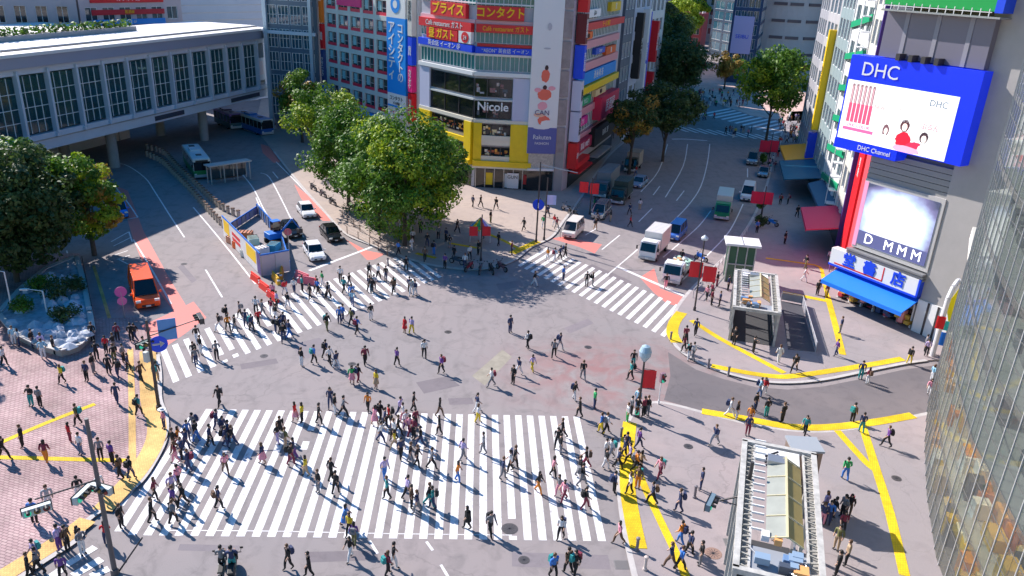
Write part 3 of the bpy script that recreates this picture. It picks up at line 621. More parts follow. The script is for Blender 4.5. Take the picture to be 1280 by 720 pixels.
for (u,z,a,b,mt,s) in ((1.2,16.9,.6,.9,orr,1),(1.3,18.0,.25,.35,hairm,2),(1.2,14.3,1.0,.8,orr,3),(1.2,15.3,.3,.3,hairm,4),(.2,14.9,.5,.3,pk,5),(2.2,15.2,.5,.3,pk,6),(1.0,12.7,.7,.6,pk,7),(1.3,10.6,.9,.7,orr,8),(.6,11.4,.8,.3,skn,9),(1.9,10.2,1.0,.5,white,10),(1.1,9.7,1.3,.35,white,11),(1.4,23.5,.3,.5,M('sketch_grey',(.5,.5,.55),.5),12),(1.2,20.6,.5,.12,M('sketch_grey',(.5,.5,.55),.5),13)):
    blob(f3,cb,u,z,a,b,.535+s*.002,mt,seed=s)
f3.text(cb,'CAN',1.0,11.7,.575,1.0,dkp)
mb=MB(); f3.box(mb,-.6,3.1,3.6,5.8,.0,.4,M('vent_grey',(.5,.46,.4),.6,noise=.3,scale=4)); f3.box(mb,-.7,3.2,.1,3.5,.05,.15,glassd); f3.box(mb,-.7,3.2,3.3,3.6,.0,.8,white); wb(mb,'shop_front',cb)
mb=MB(); 
for zz in range(6,34,4): f3.box(mb,3.35,4.6,zz,zz+3.6,-.2,.35,M('service_grey',(.3,.26,.26),.6,noise=.2,scale=1))
f3.box(mb,3.35,4.6,0,6,-.2,.2,conc); wb(mb,'service_shaft',cb)
# right wing
L=f4.L; mb=MB()
for z0,z1,mt in ((27.3,28.6,pinkb),(20.2,21.3,pinkb),(17,18.2,pinkb),(10.4,11.5,pinkb),(6.9,7.6,pinkb),(30.6,31.8,pinkb)): f4.box(mb,0,L-3,z0,z1,.02,.5,mt)
wb(mb,'pink_band',cb)
for z0,h in ((24.2,2.8),(21.5,1.4),(18.4,1.7),(11.6,2.1),(7.8,2.4),(28.8,1.7)):
    me=winmesh(round((L-3)/13,2)-.02,round(h-.1,2),white,teal,1,fw=.04)
    for k in range(13): window(cb,f4,(k+.5)*(L-3)/13,z0+h/2,me,.06)
sgn(f4,0,L-2.5,22.9,23.9,redb,'ラーメン横丁',yel,.9,o=(.1,1.0)); sgn(f4,0,L-3,13.8,14.8,yelp,'',None,o=(.1,1.0)); sgn(f4,0,L-4.2,15,16.8,sky_b,'漫 画 喫 茶',white,1.3,o=(.1,.6))
sgn(f4,12,25,8.6,12.2,Mcol('e03058'),'居酒屋',white,2.2,o=(.2,1.6)); sgn(f4,.5,9,5.2,6.8,Mcol('b02048'),'薬局 100円',white,1.1,o=(.1,1.2)); sgn(f4,11,26,4.4,7.4,black,'BAR 3F',white,1.4,o=(.1,1.2)); sgn(f4,0,8,3.1,3.9,redb,'',white,o=(.1,1.3))
mb=MB(); f4.box(mb,0,L,.05,3.0,.02,.1,glassd); f4.box(mb,1,9,2.2,2.5,.1,1.6,redb); f4.box(mb,12,22,2.5,2.7,.1,1.8,conc); wb(mb,'shop_front',cb)
for z0,z1,mt,t in ((25.5,31,red,'酒場'),(21.3,25.3,Mcol('6a1020'),'鳥料理'),(16.5,21.1,blue,'英会話'),(12,16.2,M('sign_pale',(.6,.6,.75),.5),'歯科'),(7.5,11.8,M('sign_pale',(.6,.6,.75),.5),'整体院'),(3.4,7.2,red,'薬')): vsign(cb,f4,-.6,z0,z1,1.2,mt,t,white if mt.name[:4]!='sign' else black,1.5,.95)
clutter(cb,Cf,36,5,9)
# --- narrow buildings along the right road beyond the corner
dk=M('slate_wall',(.12,.15,.2),.6,noise=.1,scale=.4)
o,f=tower('narrow_building','dark slate building squeezed behind the pink banded corner wing',(24.7,144.2),(27.8,152),14,28,dk,glassb,8,4.2,3,3,ww=.8)
o,f=tower('narrow_building','narrow building with black and white vertical lettering beside the dark trees',(28,152.6),(33.4,165),14,28,M('pale_blue_wall',(.5,.55,.66),.6),glass,8,4.2,3,3)
vsign(o,f,2.4,12,24,1.3,black,'ダーツ',white,1.6,1.1); vsign(o,f,7.6,8,24.5,1.5,white,'ＳＬＩＭ',blue,1.6,1.2); vsign(o,f,9.5,3,24,.6,blue,'',None,1.5)
o,f=tower('narrow_building','narrow white building with red vertical signs behind the dark street tree',(33.8,166),(39,178),16,27,wconc,glass,8,4,3,3)
vsign(o,f,1.5,14,22,1.6,red,'大出血',white,1.8,1.4); vsign(o,f,1.2,5,12,1.5,red,'居酒屋',white,1.8,1.3)
for i,(a,b,h,mt,lab) in enumerate((((35,181),(38,196),24,M('tan_wall',(.4,.34,.3),.7),'tan walled block hidden among trees up the right road'),((37,198),(44,222),26,M('mid_grey_wall',(.3,.3,.33),.7),'mid grey block behind the trees at the far bend'),((42,226),(50,262),27,M('brown_wall',(.28,.2,.17),.7),'brown block behind trees where the far street narrows'),((52,266),(66,330),28,M('rose_wall',(.42,.3,.3),.7),'rose coloured block far up the narrowing street'))):
    tower('street_building',lab,a,b,18,h,mt,glass,7,4,5,3,side=False)
# --- far centre
o,f=tower('blue_glass_building','dark blue glass building with a bright edge strip at top centre',(97,345),(106,296),30,60,M('navy_frame',(.05,.08,.14),.4,.4),glassb,14,4,5,2,ww=.85,wh=.8,snc=6)
mb=MB(); f.box(mb,f.L-1.5,f.L,10,60,.3,1,white); wb(mb,'bright_strip',o)
o,f=tower('blue_glass_building','blue curtain wall building with pale screen left of the round tower',(77,252),(84.5,249),24,50,M('deep_blue_panel',(.03,.07,.17),.4,.3),glassb,12,4,4,2,ww=.85,wh=.75,snc=5)
mb=MB(); f.box(mb,.5,6.5,9,20,.3,.7,M('screen_lilac',(.42,.42,.72),.4)); wb(mb,'screen',o); f.text(o,'SEIBU',3.5,14,.75,1.6,blue)
tower('street_building','grey block closing the far end of the street behind the yellow green tree',(62,430),(150,395),20,60,M('far_grey',(.3,.3,.33),.7),glass,12,4.5,14,3,side=False)
tower('street_building','red and white low shop block at the far street end',(74,385),(100,372),12,14,Mcol('b04850',.6),glass,3,4,8,1,side=False)
# round concrete tower
rt=thing('round_tower','pale curved concrete department store tower beyond the bright green tree','building',(104,283,0))
panel=M('pale_panel',(.62,.57,.58),.6,noise=.05,scale=.5)
mb=MB(); prof=[(17,0),(17,4)]
for k in range(28): prof+= [(17,4+k*1.6),(17,4+k*1.6+1.5),(16.93,4+k*1.6+1.5),(16.93,4+k*1.6+1.6)]
mb.lathe(prof+[(17,50),(0,50)],panel,64); x=mb.build('wall',rt,(0,0,0))
for k in range(5):
    for a in (245,262,282): 
        mb=MB(); mb.box((0,0,0),(4.2,.5,.9),M('slot_brown',(.16,.12,.14),.5)); x=mb.build('window',rt,(17.05*math.cos(R(a)),17.05*math.sin(R(a)),8+k*5.2),R(a+90))
mb=MB(); mb.box((0,0,0),(12,.6,12),M('sign_pale',(.6,.6,.75),.5)); x=mb.build('sign_board',rt,(17.4*math.cos(R(262)),17.4*math.sin(R(262)),33),R(352)); 
mb=MB(); mb.lathe([(17.8,3.6),(17.8,5),(17,5)],Mcol('c05a28'),48); mb.build('canopy',rt)
o,f=tower('slab_tower','dark grey slab tower with long vertical slot beside the round store',(118,262),(124,252),24,60,M('slate_panel',(.14,.17,.2),.5,.2),glassd,14,4,3,2,ww=.5,snc=5)
# --- right hand shopping row (front faces the road)
rowp=[gp(996,188),gp(1003,206),gp(1013,228),gp(1024,256),gp(1040,292),gp(1051,326),(39.2,74.7)]
def rowb(i,j,h,wall,gl,nr,rh,nc,label,depth=22,**k):
    A=Vector((*rowp[i],0)); B=Vector((*rowp[j],0)); d=(B-A).normalized()
    return tower('shop_building',label,tuple(A)[:2],tuple(B-d*.25)[:2],depth,h,wall,gl,nr,rh,nc,**k)
lg=M('light_grey_wall',(.45,.44,.46),.6,noise=.08,scale=.5)
o,f=rowb(0,1,32,M('louvre_grey',(.34,.34,.38),.6),glass,7,4,4,'grey louvred tower beyond the yellow vertical sign')
o,f=rowb(1,2,38,lg,glassb,9,4,3,'grey building carrying the long yellow vertical sign')
vsign(o,f,f.L-1.0,8.5,24,1.2,yel,'カラオケ',black,1.3,1.3); vsign(o,f,f.L-1.0,3,8.0,1.2,blue,'薬局',white,1.5,1.0)
o,f=rowb(2,3,36,M('teal_grey_wall',(.28,.36,.38),.5),glass,8,4.2,4,'teal tinted shop building behind the wide green awning')
o,f=rowb(3,4,34,wconc,glass,7,4.6,3,'white shop building with green slanted bands on its face')
gband=Mcol('0e9a6a')
mb=MB()
for z in (4.2,8.4,12.6,16.8,21,25.2):
    q=[f.p(0,z,.55),f.p(f.L,z+1.6,.55),f.p(f.L,z+2.4,.55),f.p(0,z+.8,.55)]; q2=[v-f.n*.25 for v in q]
    mb.add(q+q2,[(0,1,2,3),(7,6,5,4),(0,4,5,1),(1,5,6,2),(2,6,7,3),(3,7,4,0)],gband)
wb(mb,'green_band',o); mb=MB()
for k in range(18):
    z=2+k*1.8; f.box(mb,f.L-1.6,f.L-.1,z,z+.12,.3,1.4,M('scaffold_white',(.7,.7,.72),.4)); f.box(mb,f.L-1.6,f.L-1.5,z,z+1.8,1.3,1.4,M('scaffold_white',(.7,.7,.72),.4))
wb(mb,'fire_stair',o)
o,f=rowb(4,5,33,M('cream_wall',(.6,.58,.52),.6),glass,7,4.4,3,'cream shop building with narrow violet strip next to the red sign column')
mb=MB(); f.box(mb,f.L-.7,f.L-.2,0,33,.3,.9,Mcol('402878')); wb(mb,'violet_strip',o)
o,f=rowb(5,6,22,Mcol('c83040'),glassd,0,4.2,2,'narrow red clad building beside the bookstore screens',ac=0)
mb=MB(); f.box(mb,.3,f.L*.45,2,20,.05,.5,red); f.box(mb,f.L*.55,f.L-.3,4,19,.05,.4,Mcol('e8505a')); wb(mb,'red_panel',o); f.text(o,'眼\n鏡',f.L*.25,12,.55,1.1,white)
# awnings
def awning(f,u0,u1,z0,z1,proj,mt,par,name='awning'):
    mb=MB(); a=[f.p(u0,z1,.1),f.p(u1,z1,.1),f.p(u1,z0,proj),f.p(u0,z0,proj)]; b=[v-UP*.12 for v in a]
    mb.add(a+b,[(3,2,1,0),(4,5,6,7),(0,1,5,4),(1,2,6,5),(2,3,7,6),(3,0,4,7)],mt); q=[f.p(u0,z0,proj+.005),f.p(u1,z0,proj+.005),f.p(u1,z0-.4,proj+.005),f.p(u0,z0-.4,proj+.005)]; mb.add(q,[(3,2,1,0)],mt); return wb(mb,name,par)
for i,j,mt,pr in ((1,2,Mcol('f0a818'),4.5),(2,3,Mcol('0a5a78'),5.5),(3,4,Mcol('3a5a78'),2.2),(4,5,Mcol('d81850'),4.5)):
    A=Vector((*rowp[i],0)); B=Vector((*rowp[j],0)); ff=Fac(A,B); par=[x for x in bpy.data.objects if x.get('category')=='building' and x.name.startswith('shop_building')][i]
    awning(ff,.4,ff.L-.5,3.2,4.0,pr,mt,par)
    mb=MB(); ff.box(mb,.3,ff.L-.5,.1,3.0,.26,.3,glassd); wb(mb,'shop_front',par)
def screen_mat(name,stops,center,scale,strength,noise=.25,seed=0.):
    mt=bpy.data.materials.new(name); mt.use_nodes=True; n=mt.node_tree; b=n.nodes['Principled BSDF']; L=n.links.new
    tc=n.nodes.new('ShaderNodeTexCoord'); mp=n.nodes.new('ShaderNodeMapping'); mp.vector_type='TEXTURE'; mp.inputs['Location'].default_value=center; mp.inputs['Scale'].default_value=scale; L(tc.outputs['Object'],mp.inputs[0])
    nz=n.nodes.new('ShaderNodeTexNoise'); nz.inputs['Scale'].default_value=1.7; nz.inputs['Detail'].default_value=4; L(mp.outputs[0],nz.inputs['Vector'])
    md=n.nodes.new('ShaderNodeMix'); md.data_type='VECTOR'; md.inputs[0].default_value=noise; L(mp.outputs[0],md.inputs[4]); L(nz.outputs['Color'],md.inputs[5])
    g=n.nodes.new('ShaderNodeTexGradient'); g.gradient_type='SPHERICAL'; L(md.outputs[1],g.inputs[0])
    r=n.nodes.new('ShaderNodeValToRGB'); L(g.outputs[0],r.inputs[0]); cr=r.color_ramp
    while len(cr.elements)<len(stops): cr.elements.new(.5)
    for e,(p,c) in zip(cr.elements,stops): e.position=p; e.color=(*c,1)
    L(r.outputs[0],b.inputs['Emission Color']); b.inputs['Emission Strength'].default_value=strength; b.inputs['Base Color'].default_value=(.02,.02,.02,1); b.inputs['Roughness'].default_value=.3; MC[name]=mt; return mt
# --- bookstore with screens
DA=(39.2,74.7); DB=(45.3,63.4); fd=Fac(DA,DB); Lq=fd.L
back=fd.n*-26
Df=[DA,DB,tuple(Vector((*DB,0))+Vector((30,7,0)))[:2],tuple(Vector((*DA,0))+Vector((26,16,0)))[:2]]
db=bld('bookstore_building','grey tiled bookstore building carrying two big video screens and a blue sign',Df)
dwall=M('grey_tile',(.22,.195,.185),.5,noise=.12,scale=.8); core(db,Df,33,dwall)
mb=MB(); fs=Fac(DB,Df[2])
for k in range(22): fs.box(mb,0,fs.L,1.2+k*1.5,1.32+k*1.5,.002,.03,M('joint_dark',(.1,.1,.1),.6))
for k in range(9): fs.box(mb,k*3.2,k*3.2+.1,0,33,.002,.03,M('joint_dark',(.1,.1,.1),.6))
wb(mb,'tile_joint',db)
mb=MB(); fd.box(mb,7.9,Lq+.4,0,33,.01,.6,M('grey_pillar',(.4,.38,.37),.5,noise=.06,scale=.6)); wb(mb,'corner_pillar',db)
mb=MB(); fd.box(mb,-1.5,8.6,24.7,28.7,.05,1.3,M('blank_screen',(.2,.19,.25),.35,.2)); fd.box(mb,-1.5,9.4,28.75,28.9,.05,2.3,steel); fd.box(mb,-1.5,8.7,29.3,32,.05,2.0,Mcol('0aa04a')); fd.box(mb,8.7,9.4,29.2,32.2,.05,2.1,blue); wb(mb,'upper_sign',db); mb=MB()
for k in range(14): fd.box(mb,-1.4+k*.75,-1.34+k*.75,28.9,29.5,2.2,2.26,white)
fd.box(mb,-1.4,8.6,29.2,29.26,2.2,2.26,white)
for k in range(3): fd.box(mb,.5+k*3,.9+k*3,24.7,28.7,1.3,1.36,M('screen_bar',(.3,.29,.34),.4))
wb(mb,'catwalk',db)
bl=M('sign_blue_lit',(.005,.03,.75),.35,emit=.25)
ledm=M('led_white',(.9,.93,.97),.3,emit=.55)
ob=(.1,1.9)
mb=MB(); fd.box(mb,-3.9,9.1,16.6,24.6,ob[0],ob[1],bl); fd.box(mb,-3.95,3.0,15.7,16.6,.3,ob[1]+.03,bl); wb(mb,'sign_box',db)
fx=ob[1]+.02
mb=MB(); fd.box(mb,-3.7,7.6,16.7,22.3,ob[1],fx+.02,ledm); wb(mb,'video_screen',db); fx+=.03
fd.text(db,'DHC',-.5,23.4,fx,1.75,white,sx=1.05); fd.text(db,'DHC',5.9,21.4,fx,.8,M('slate_text',(.12,.2,.3),.5)); fd.text(db,'DHC Channel',.6,16.15,ob[1]+.06,.62,white)
le=lambda h: M('led_'+h,tuple((int(h[i:i+2],16)/255)**2.2 for i in (0,2,4)),.4,emit=.5)
pale=screen_mat('screen_pale',[(0,(.35,.75,.85)),(.12,(.6,.85,.92)),(.35,(.95,.97,1)),(1,(1,1,1))],tuple(fd.p(1.8,19.3,fx)-db.location),(8.,8.,6.5),.95,.12)
mb=MB(); q=[fd.p(-3.68,16.75,fx),fd.p(7.58,16.75,fx),fd.p(7.58,22.28,fx),fd.p(-3.68,22.28,fx)]; mb.add([v-db.location for v in q],[(0,1,2,3)],pale); mb.build('screen_image',db,(0,0,0))
rnd=random.Random(5); mb=MB()
for k in range(6): 
    u=-3.1+k*.45; fd.box(mb,u,u+.36,18.4,20.2,fx,fx+.015,le('e05070')); fd.box(mb,u+.02,u+.3,20.2,22.0,fx,fx+.015,le('8a6a70')); fd.box(mb,u+.1,u+.2,20.2,21.8,fx+.015,fx+.02,le('d0a0a8'))
fd.box(mb,-3.3,.1,17.6,17.9,fx,fx+.012,le('e06090')); wb(mb,'printed_products',db)
fd.text(db,'DHC COLOR',-1.6,18.1,fx+.02,.42,le('c04080')); fd.text(db,'NEW リップ',1.1,20.2,fx+.02,.5,le('f09090')); fd.text(db,'うるおう色づく',2.6,19.5,fx+.02,.36,le('b0b0b8')); fd.text(db,'ぷるん',5.6,19.3,fx+.02,.6,le('e06070'))
for (u,z,a,b,c,s) in ((3.3,17.7,.8,.8,'d82038',1),(4.7,17.3,1.0,.5,'e83050',2),(3.2,19.05,.46,.56,'503038',3),(3.22,18.92,.26,.36,'f8d8cc',4),(5.28,18.35,.42,.5,'403038',5),(5.3,18.22,.25,.33,'f8e0d8',6),(1.4,18.3,.34,.56,'705058',7),(1.42,18.25,.2,.3,'f6e0d8',8),(1.4,17.4,.45,.55,'ece4ea',9),(3.8,17.0,1.4,.3,'f0a0b8',10),(5.6,17.3,.7,.5,'f0dce6',11),(2.3,17.5,.4,.22,'f8d8cc',12)):
    blob(fd,db,u,z,a,b,fx+.01+s*.003,le(c),seed=s+20)
mb=MB()
for k in range(4): fd.box(mb,.9+k*1.25,1.3+k*1.25,24.6,25.2,.5,2.2,dsteel)
wb(mb,'sign_floodlight',db)
# second screen, framed by grey tiles
mb=MB()
for k in range(5):
    fd.box(mb,-.5,7.9,13.2+k*.55,13.7+k*.55,.05,.5+.001*k,M('tile_grey',(.33,.32,.31),.5))
wb(mb,'tile_band',db)
mb=MB(); fd.box(mb,-.4,8.0,6.1,13.2,.05,.7,M('screen_frame',(.5,.48,.47),.5)); fd.box(mb,.1,7.6,6.6,12.8,.7,.74,M('screen_dark',(.12,.13,.2),.3,emit=.3)); wb(mb,'video_screen',db)
sc_c=fd.p(3.2,10.4,.76)-db.location
glow=screen_mat('screen_glow',[(0,(.05,.06,.12)),(.12,(.16,.15,.3)),(.3,(.45,.55,.8)),(.48,(.95,.97,1)),(1,(1,1,1))],tuple(sc_c),(3.3,3.3,2.6),1.1,.38)
mb=MB(); 
q=[fd.p(.1,6.6,.76),fd.p(7.6,6.6,.76),fd.p(7.6,12.8,.76),fd.p(.1,12.8,.76)]; mb.add([v-db.location for v in q],[(0,1,2,3)],glow); o_=mb.build('screen_image',db,(0,0,0))
mb=MB(); fd.box(mb,-.38,.05,6.3,12.9,.7,.75,M('screen_pink_side',(.6,.25,.4),.4,emit=.5)); wb(mb,'screen_image',db)
mb=MB(); fd.box(mb,.12,7.58,6.62,8.0,.765,.775,M('screen_low_band',(.1,.11,.25),.3,emit=.35)); wb(mb,'screen_image',db)
fd.text(db,'D   M M M',4.0,7.3,.8,1.4,M('led_bright',(1,1,1),.4,emit=1.),bold=0,ext=.005)
mb=MB()
for k in range(3): fd.box(mb,-.5,8.0,5.2+k*.28,5.4+k*.28,.05,1.1+.1*k,steel)
wb(mb,'grille',db)
mb=MB(); fd.box(mb,-2.2,7.9,3.7,5.4,.3,1.2,white); fd.box(mb,-2.25,7.95,3.55,3.75,.25,1.25,blue); fd.box(mb,7.75,7.95,3.55,5.4,.25,1.25,blue); fd.box(mb,-1.6,4.1,3.85,3.97,1.2,1.22,red); fd.box(mb,3.98,4.1,3.85,5.3,1.2,1.22,red); wb(mb,'shop_sign',db)
for s_,u in (('堂',.1),('書',2.5),('店',5.7)): fd.text(db,s_,u,4.6,1.24,1.5,blue,bold=.04)
awning(fd,-1.4,7.9,2.4,3.5,3.0,Mcol('1478e8'),db)
mb=MB(); fd.box(mb,-1,7.9,0.13,2.6,.02,.1,glassd)
for k in range(7): fd.box(mb,-1+k*1.4,-.85+k*1.4,.13,2.6,.1,.4,white)
rnd=random.Random(9)
for k in range(24): 
    u=rnd.uniform(-.8,7.2); fd.box(mb,u,u+.5,.3+rnd.random(),.5+rnd.random()*1.3,.12,.5+rnd.random()*.5,rnd.choice([Mcol('c04050'),Mcol('e8e0d8'),Mcol('c8a040'),Mcol('305080'),Mcol('f0a0a0')]))
fd.box(mb,7.9,11.2,.13,3.4,.6,.75,white); fd.box(mb,8.9,9.1,.13,3.4,.75,.8,dsteel); fd.box(mb,9.9,10.1,.13,3.4,.75,.8,dsteel)
wb(mb,'shop_front',db)
vsign(db,fs,3.2,6.3,10.8,1.1,Mcol('0a6ad8'),'カフェ',white,1.0,1.0)
clutter(db,Df,33,5,3)
# --- curved glass building at right
GP=[(22.5,18),(25.2,28),(27.4,35.6),(30.0,41.5),(32.9,47.2),(36.1,52.8),(39.8,58.3),(44.5,60.5),(60,58),(90,30),(80,-15),(30,-15)]
gb=bld('glass_building','tall curved glass building with close vertical fins and bright cafe floors at right',GP)
gtr=bpy.data.materials.new('clear_glass'); gtr.use_nodes=True; n_=gtr.node_tree; b_=n_.nodes['Principled BSDF']; b_.inputs['Base Color'].default_value=(.16,.17,.18,1); b_.inputs['Metallic'].default_value=.35; b_.inputs['Roughness'].default_value=.04
t_=n_.nodes.new('ShaderNodeBsdfTransparent'); t_.inputs[0].default_value=(.9,.95,.93,1); x_=n_.nodes.new('ShaderNodeMixShader'); x_.inputs[0].default_value=.62; n_.links.new(b_.outputs[0],x_.inputs[1]); n_.links.new(t_.outputs[0],x_.inputs[2]); n_.links.new(x_.outputs[0],n_.nodes['Material Output'].inputs[0])
inner=[(26,18),(29,28),(31.2,35),(33.8,40.5),(36.5,45.8),(39.6,50.8),(42.5,55),(46,57.5),(60,55.5),(85,30),(75,-12),(33,-12)]
mb=MB(); mb.prism(inner,0,44,dconc,M('inner_core_wall',(.5,.48,.46),.7)); wb(mb,'core_wall',gb)
mb=MB(); 
for k in range(1,11): mb.prism(GP,k*4.1-.35,k*4.1,M('floor_white',(.7,.68,.64),.6),M('slab_edge',(.2,.2,.2),.5))
mb.prism(GP,44.0,44.5,conc,wconc); wb(mb,'floor_slab',gb)
rnd=random.Random(2)
fin=M('fin_grey',(.5,.5,.51),.35,.2); finm={}
for i in range(0,6):
    f=Fac(GP[i+1],GP[i]) if False else Fac(GP[i+1],GP[i])
    if f.n.x>0: f=Fac(GP[i],GP[i+1])
    mb=MB(); f.box(mb,0,f.L,0,44,-.03,.0,gtr); wb(mb,'glass_panel',gb)
    mb=MB(); n=int(f.L/1.3)
    for k in range(n): u=(k+.5)*f.L/n; f.box(mb,u-.03,u+.03,.13,44,.0,.06,fin)
    for z in range(1,32): f.box(mb,0,f.L,z*1.37,z*1.37+.035,.0,.03,M('fin_dark',(.16,.16,.16),.4,.3))
    wb(mb,'glazing_fin',gb)
    for fl in range(0,8):
        mb=MB(); zf=fl*4.1+(.0 if fl else .13)
        if fl<2:
            for k in range(11):
                u=rnd.uniform(.1,f.L-1.2); d=rnd.uniform(-2.6,-1); f.box(mb,u,u+rnd.uniform(.6,1.6),zf,zf+rnd.uniform(.5,1.4),d,d+.8,rnd.choice([Mcol('f0962a'),Mcol('f6b860'),Mcol('f2d8a8'),Mcol('ffffff'),Mcol('30302c'),Mcol('f0c020')]))
        else:
            for k in range(3):
                u=rnd.uniform(.3,f.L-1.5); f.box(mb,u,u+1.3,zf,zf+1.0,-2.2,-1.6,rnd.choice([Mcol('9a9a98'),Mcol('5a6068'),Mcol('c8c4bc'),Mcol('2a4a58')]))
        wb(mb,'shop_fitting',gb)
        if fl<2:
            mb=MB()
            for k in range(max(1,int(f.L/1.6))): f.box(mb,.5+k*1.6,1.1+k*1.6,fl*4.1+3.6,fl*4.1+3.66,-1.9,-1.3,M('cafe_lamp',(1,.72,.36),.5,emit=7))
            wb(mb,'ceiling_lamp',gb)
# bright diagonal escalator underside and railing inside the glass
mb=MB(); 
for i,(a,b) in enumerate([((38.9,56.2),(31.2,40.6))]):
    A=Vector((*a,13)); B=Vector((*b,2)); s=(B-A).cross(UP).normalized()*.75
    mb.add([A-s,A+s,B+s,B-s,A-s+UP*1,A+s+UP*1,B+s+UP*1,B-s+UP*1],[(0,1,2,3),(7,6,5,4),(0,4,5,1),(1,5,6,2),(2,6,7,3),(3,7,4,0)],M('escalator_cream',(.75,.72,.66),.5,emit=0)); 
wb(mb,'escalator',gb)
mb=MB()
for a,b in () or (((39.3,58.2,24),(28.2,38.2,8)),((36.2,53.2,13.5),(27,35.0,1.5))):
    pass
# ---------------------------------------------------------------- trees
bark=M('bark',(.09,.07,.055),.9,noise=.3,scale=3)
def gz(x,y):
    p=G(x,y); z=0
    for (poly,h) in PAVE.values():
        if inpoly(p,poly): z=h
    return G(x,y,z)
def tree(p,H,rad,mt,label,n=60,per=150,size=.42,seed=1,group='street trees',crown_lo=.32,trunk=.28,flat=.8,rot=0):
    rnd=random.Random(seed); t=thing('tree',label,'tree',p,group=group)
    mb=MB(); top=H*.55; mb.tube((0,0,-.1),(0,0,H*.3),trunk,trunk*.75,bark,10,False); mb.tube((0,0,H*.3),(.2,.1,top),trunk*.75,trunk*.45,bark,10,False)
    cz=H*(1+crown_lo)/2; hz=H*(1-crown_lo)/2; cs=[]
    while len(cs)<n:
        d=Vector((rnd.uniform(-1,1),rnd.uniform(-1,1),rnd.uniform(-1,1)))
        if d.length>1 or d.length<.25: continue
        c=Vector((d.x*rad*.85,d.y*rad*.85,cz+d.z*hz*.85)); cs.append((c,rad*rnd.uniform(.16,.3)))
    for k in range(9):
        c=cs[k*(n//9)][0]; q=Vector((0,0,H*rnd.uniform(.22,.4))); mid=q.lerp(c,.5)+Vector((rnd.uniform(-.4,.4),rnd.uniform(-.4,.4),.3)); mb.tube(q,mid,trunk*.4,trunk*.22,bark,6,False); mb.tube(mid,c,trunk*.22,.03,bark,5,False)
    mb.build('trunk',t,(0,0,0))
    mb=MB()
    for c,r in cs: leaves(mb,c,r,per,size,mt if not isinstance(mt,tuple) else mt[rnd.randrange(len(mt))],rnd,flat)
    mb.build('crown',t,(0,0,0)); return t
tree(gz(506,307),15.8,7.3,(lf_mid,lf_mid,lf_mid,lf_lime),'largest round green tree nearest the crossing, in front of the yellow building',125,190,.4,1,crown_lo=.12)
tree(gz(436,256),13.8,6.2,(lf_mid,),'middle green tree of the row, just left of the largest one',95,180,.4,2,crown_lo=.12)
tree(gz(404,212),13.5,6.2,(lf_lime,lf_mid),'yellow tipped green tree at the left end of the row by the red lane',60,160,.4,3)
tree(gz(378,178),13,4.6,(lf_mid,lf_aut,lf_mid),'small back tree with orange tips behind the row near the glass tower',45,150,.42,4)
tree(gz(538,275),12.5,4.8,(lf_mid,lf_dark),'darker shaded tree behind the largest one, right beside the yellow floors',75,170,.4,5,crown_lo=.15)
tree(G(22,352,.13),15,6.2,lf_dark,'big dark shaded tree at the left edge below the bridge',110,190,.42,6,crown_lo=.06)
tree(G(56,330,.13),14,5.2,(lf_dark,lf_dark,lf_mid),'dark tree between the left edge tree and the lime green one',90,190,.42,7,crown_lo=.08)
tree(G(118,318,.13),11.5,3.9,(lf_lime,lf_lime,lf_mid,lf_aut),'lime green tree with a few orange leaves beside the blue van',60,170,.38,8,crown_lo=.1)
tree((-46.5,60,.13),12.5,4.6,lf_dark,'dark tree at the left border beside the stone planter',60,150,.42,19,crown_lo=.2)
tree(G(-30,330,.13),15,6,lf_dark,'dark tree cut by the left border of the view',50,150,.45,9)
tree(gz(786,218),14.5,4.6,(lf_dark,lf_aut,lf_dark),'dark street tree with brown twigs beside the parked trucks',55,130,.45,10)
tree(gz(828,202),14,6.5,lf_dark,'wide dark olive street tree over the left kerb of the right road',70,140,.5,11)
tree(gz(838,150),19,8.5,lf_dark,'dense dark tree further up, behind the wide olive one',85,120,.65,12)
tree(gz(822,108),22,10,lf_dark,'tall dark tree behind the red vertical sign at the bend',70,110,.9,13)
tree(G(850,62),22,9,lf_lime,'bright yellow green tree far up the street at top centre',60,110,.9,14)
tree(gz(957,178),19,8.6,(lf_lime,lf_mid,lf_mid),'bright green tree on the far right corner above the distant zebra',85,140,.6,15)
tree(G(905,112),11,5.5,(lf_aut,lf_aut,lf_mid),'orange autumn tree in front of the round tower',40,110,.6,16)
tree(gz(474,286),14,5.6,(lf_mid,),'green tree filling the gap between the middle and the largest tree',70,170,.4,23,crown_lo=.1)
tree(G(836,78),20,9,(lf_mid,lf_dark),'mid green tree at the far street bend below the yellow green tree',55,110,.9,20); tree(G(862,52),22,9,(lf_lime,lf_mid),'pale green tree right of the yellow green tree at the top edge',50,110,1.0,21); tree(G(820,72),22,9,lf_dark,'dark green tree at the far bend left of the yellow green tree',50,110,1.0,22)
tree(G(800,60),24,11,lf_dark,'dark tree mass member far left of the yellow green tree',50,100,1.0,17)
def shrub(p,r,h,mt,label,seed,group='roadside shrubs'):
    rnd=random.Random(seed); t=thing('shrub',label,'shrub',p,group=group); mb=MB()
    for k in range(10): leaves(mb,(rnd.uniform(-r,r)*.6,rnd.uniform(-r,r)*.6,h*rnd.uniform(.3,.8)),r*.5,70,.25,mt,rnd)
    mb.build('foliage',t,(0,0,0)); mb=MB()
    for k in range(4): mb.tube((0,0,0),(rnd.uniform(-r,r)*.5,rnd.uniform(-r,r)*.5,h*.6),.04,.02,bark,5)
    mb.build('stem',t,(0,0,0))
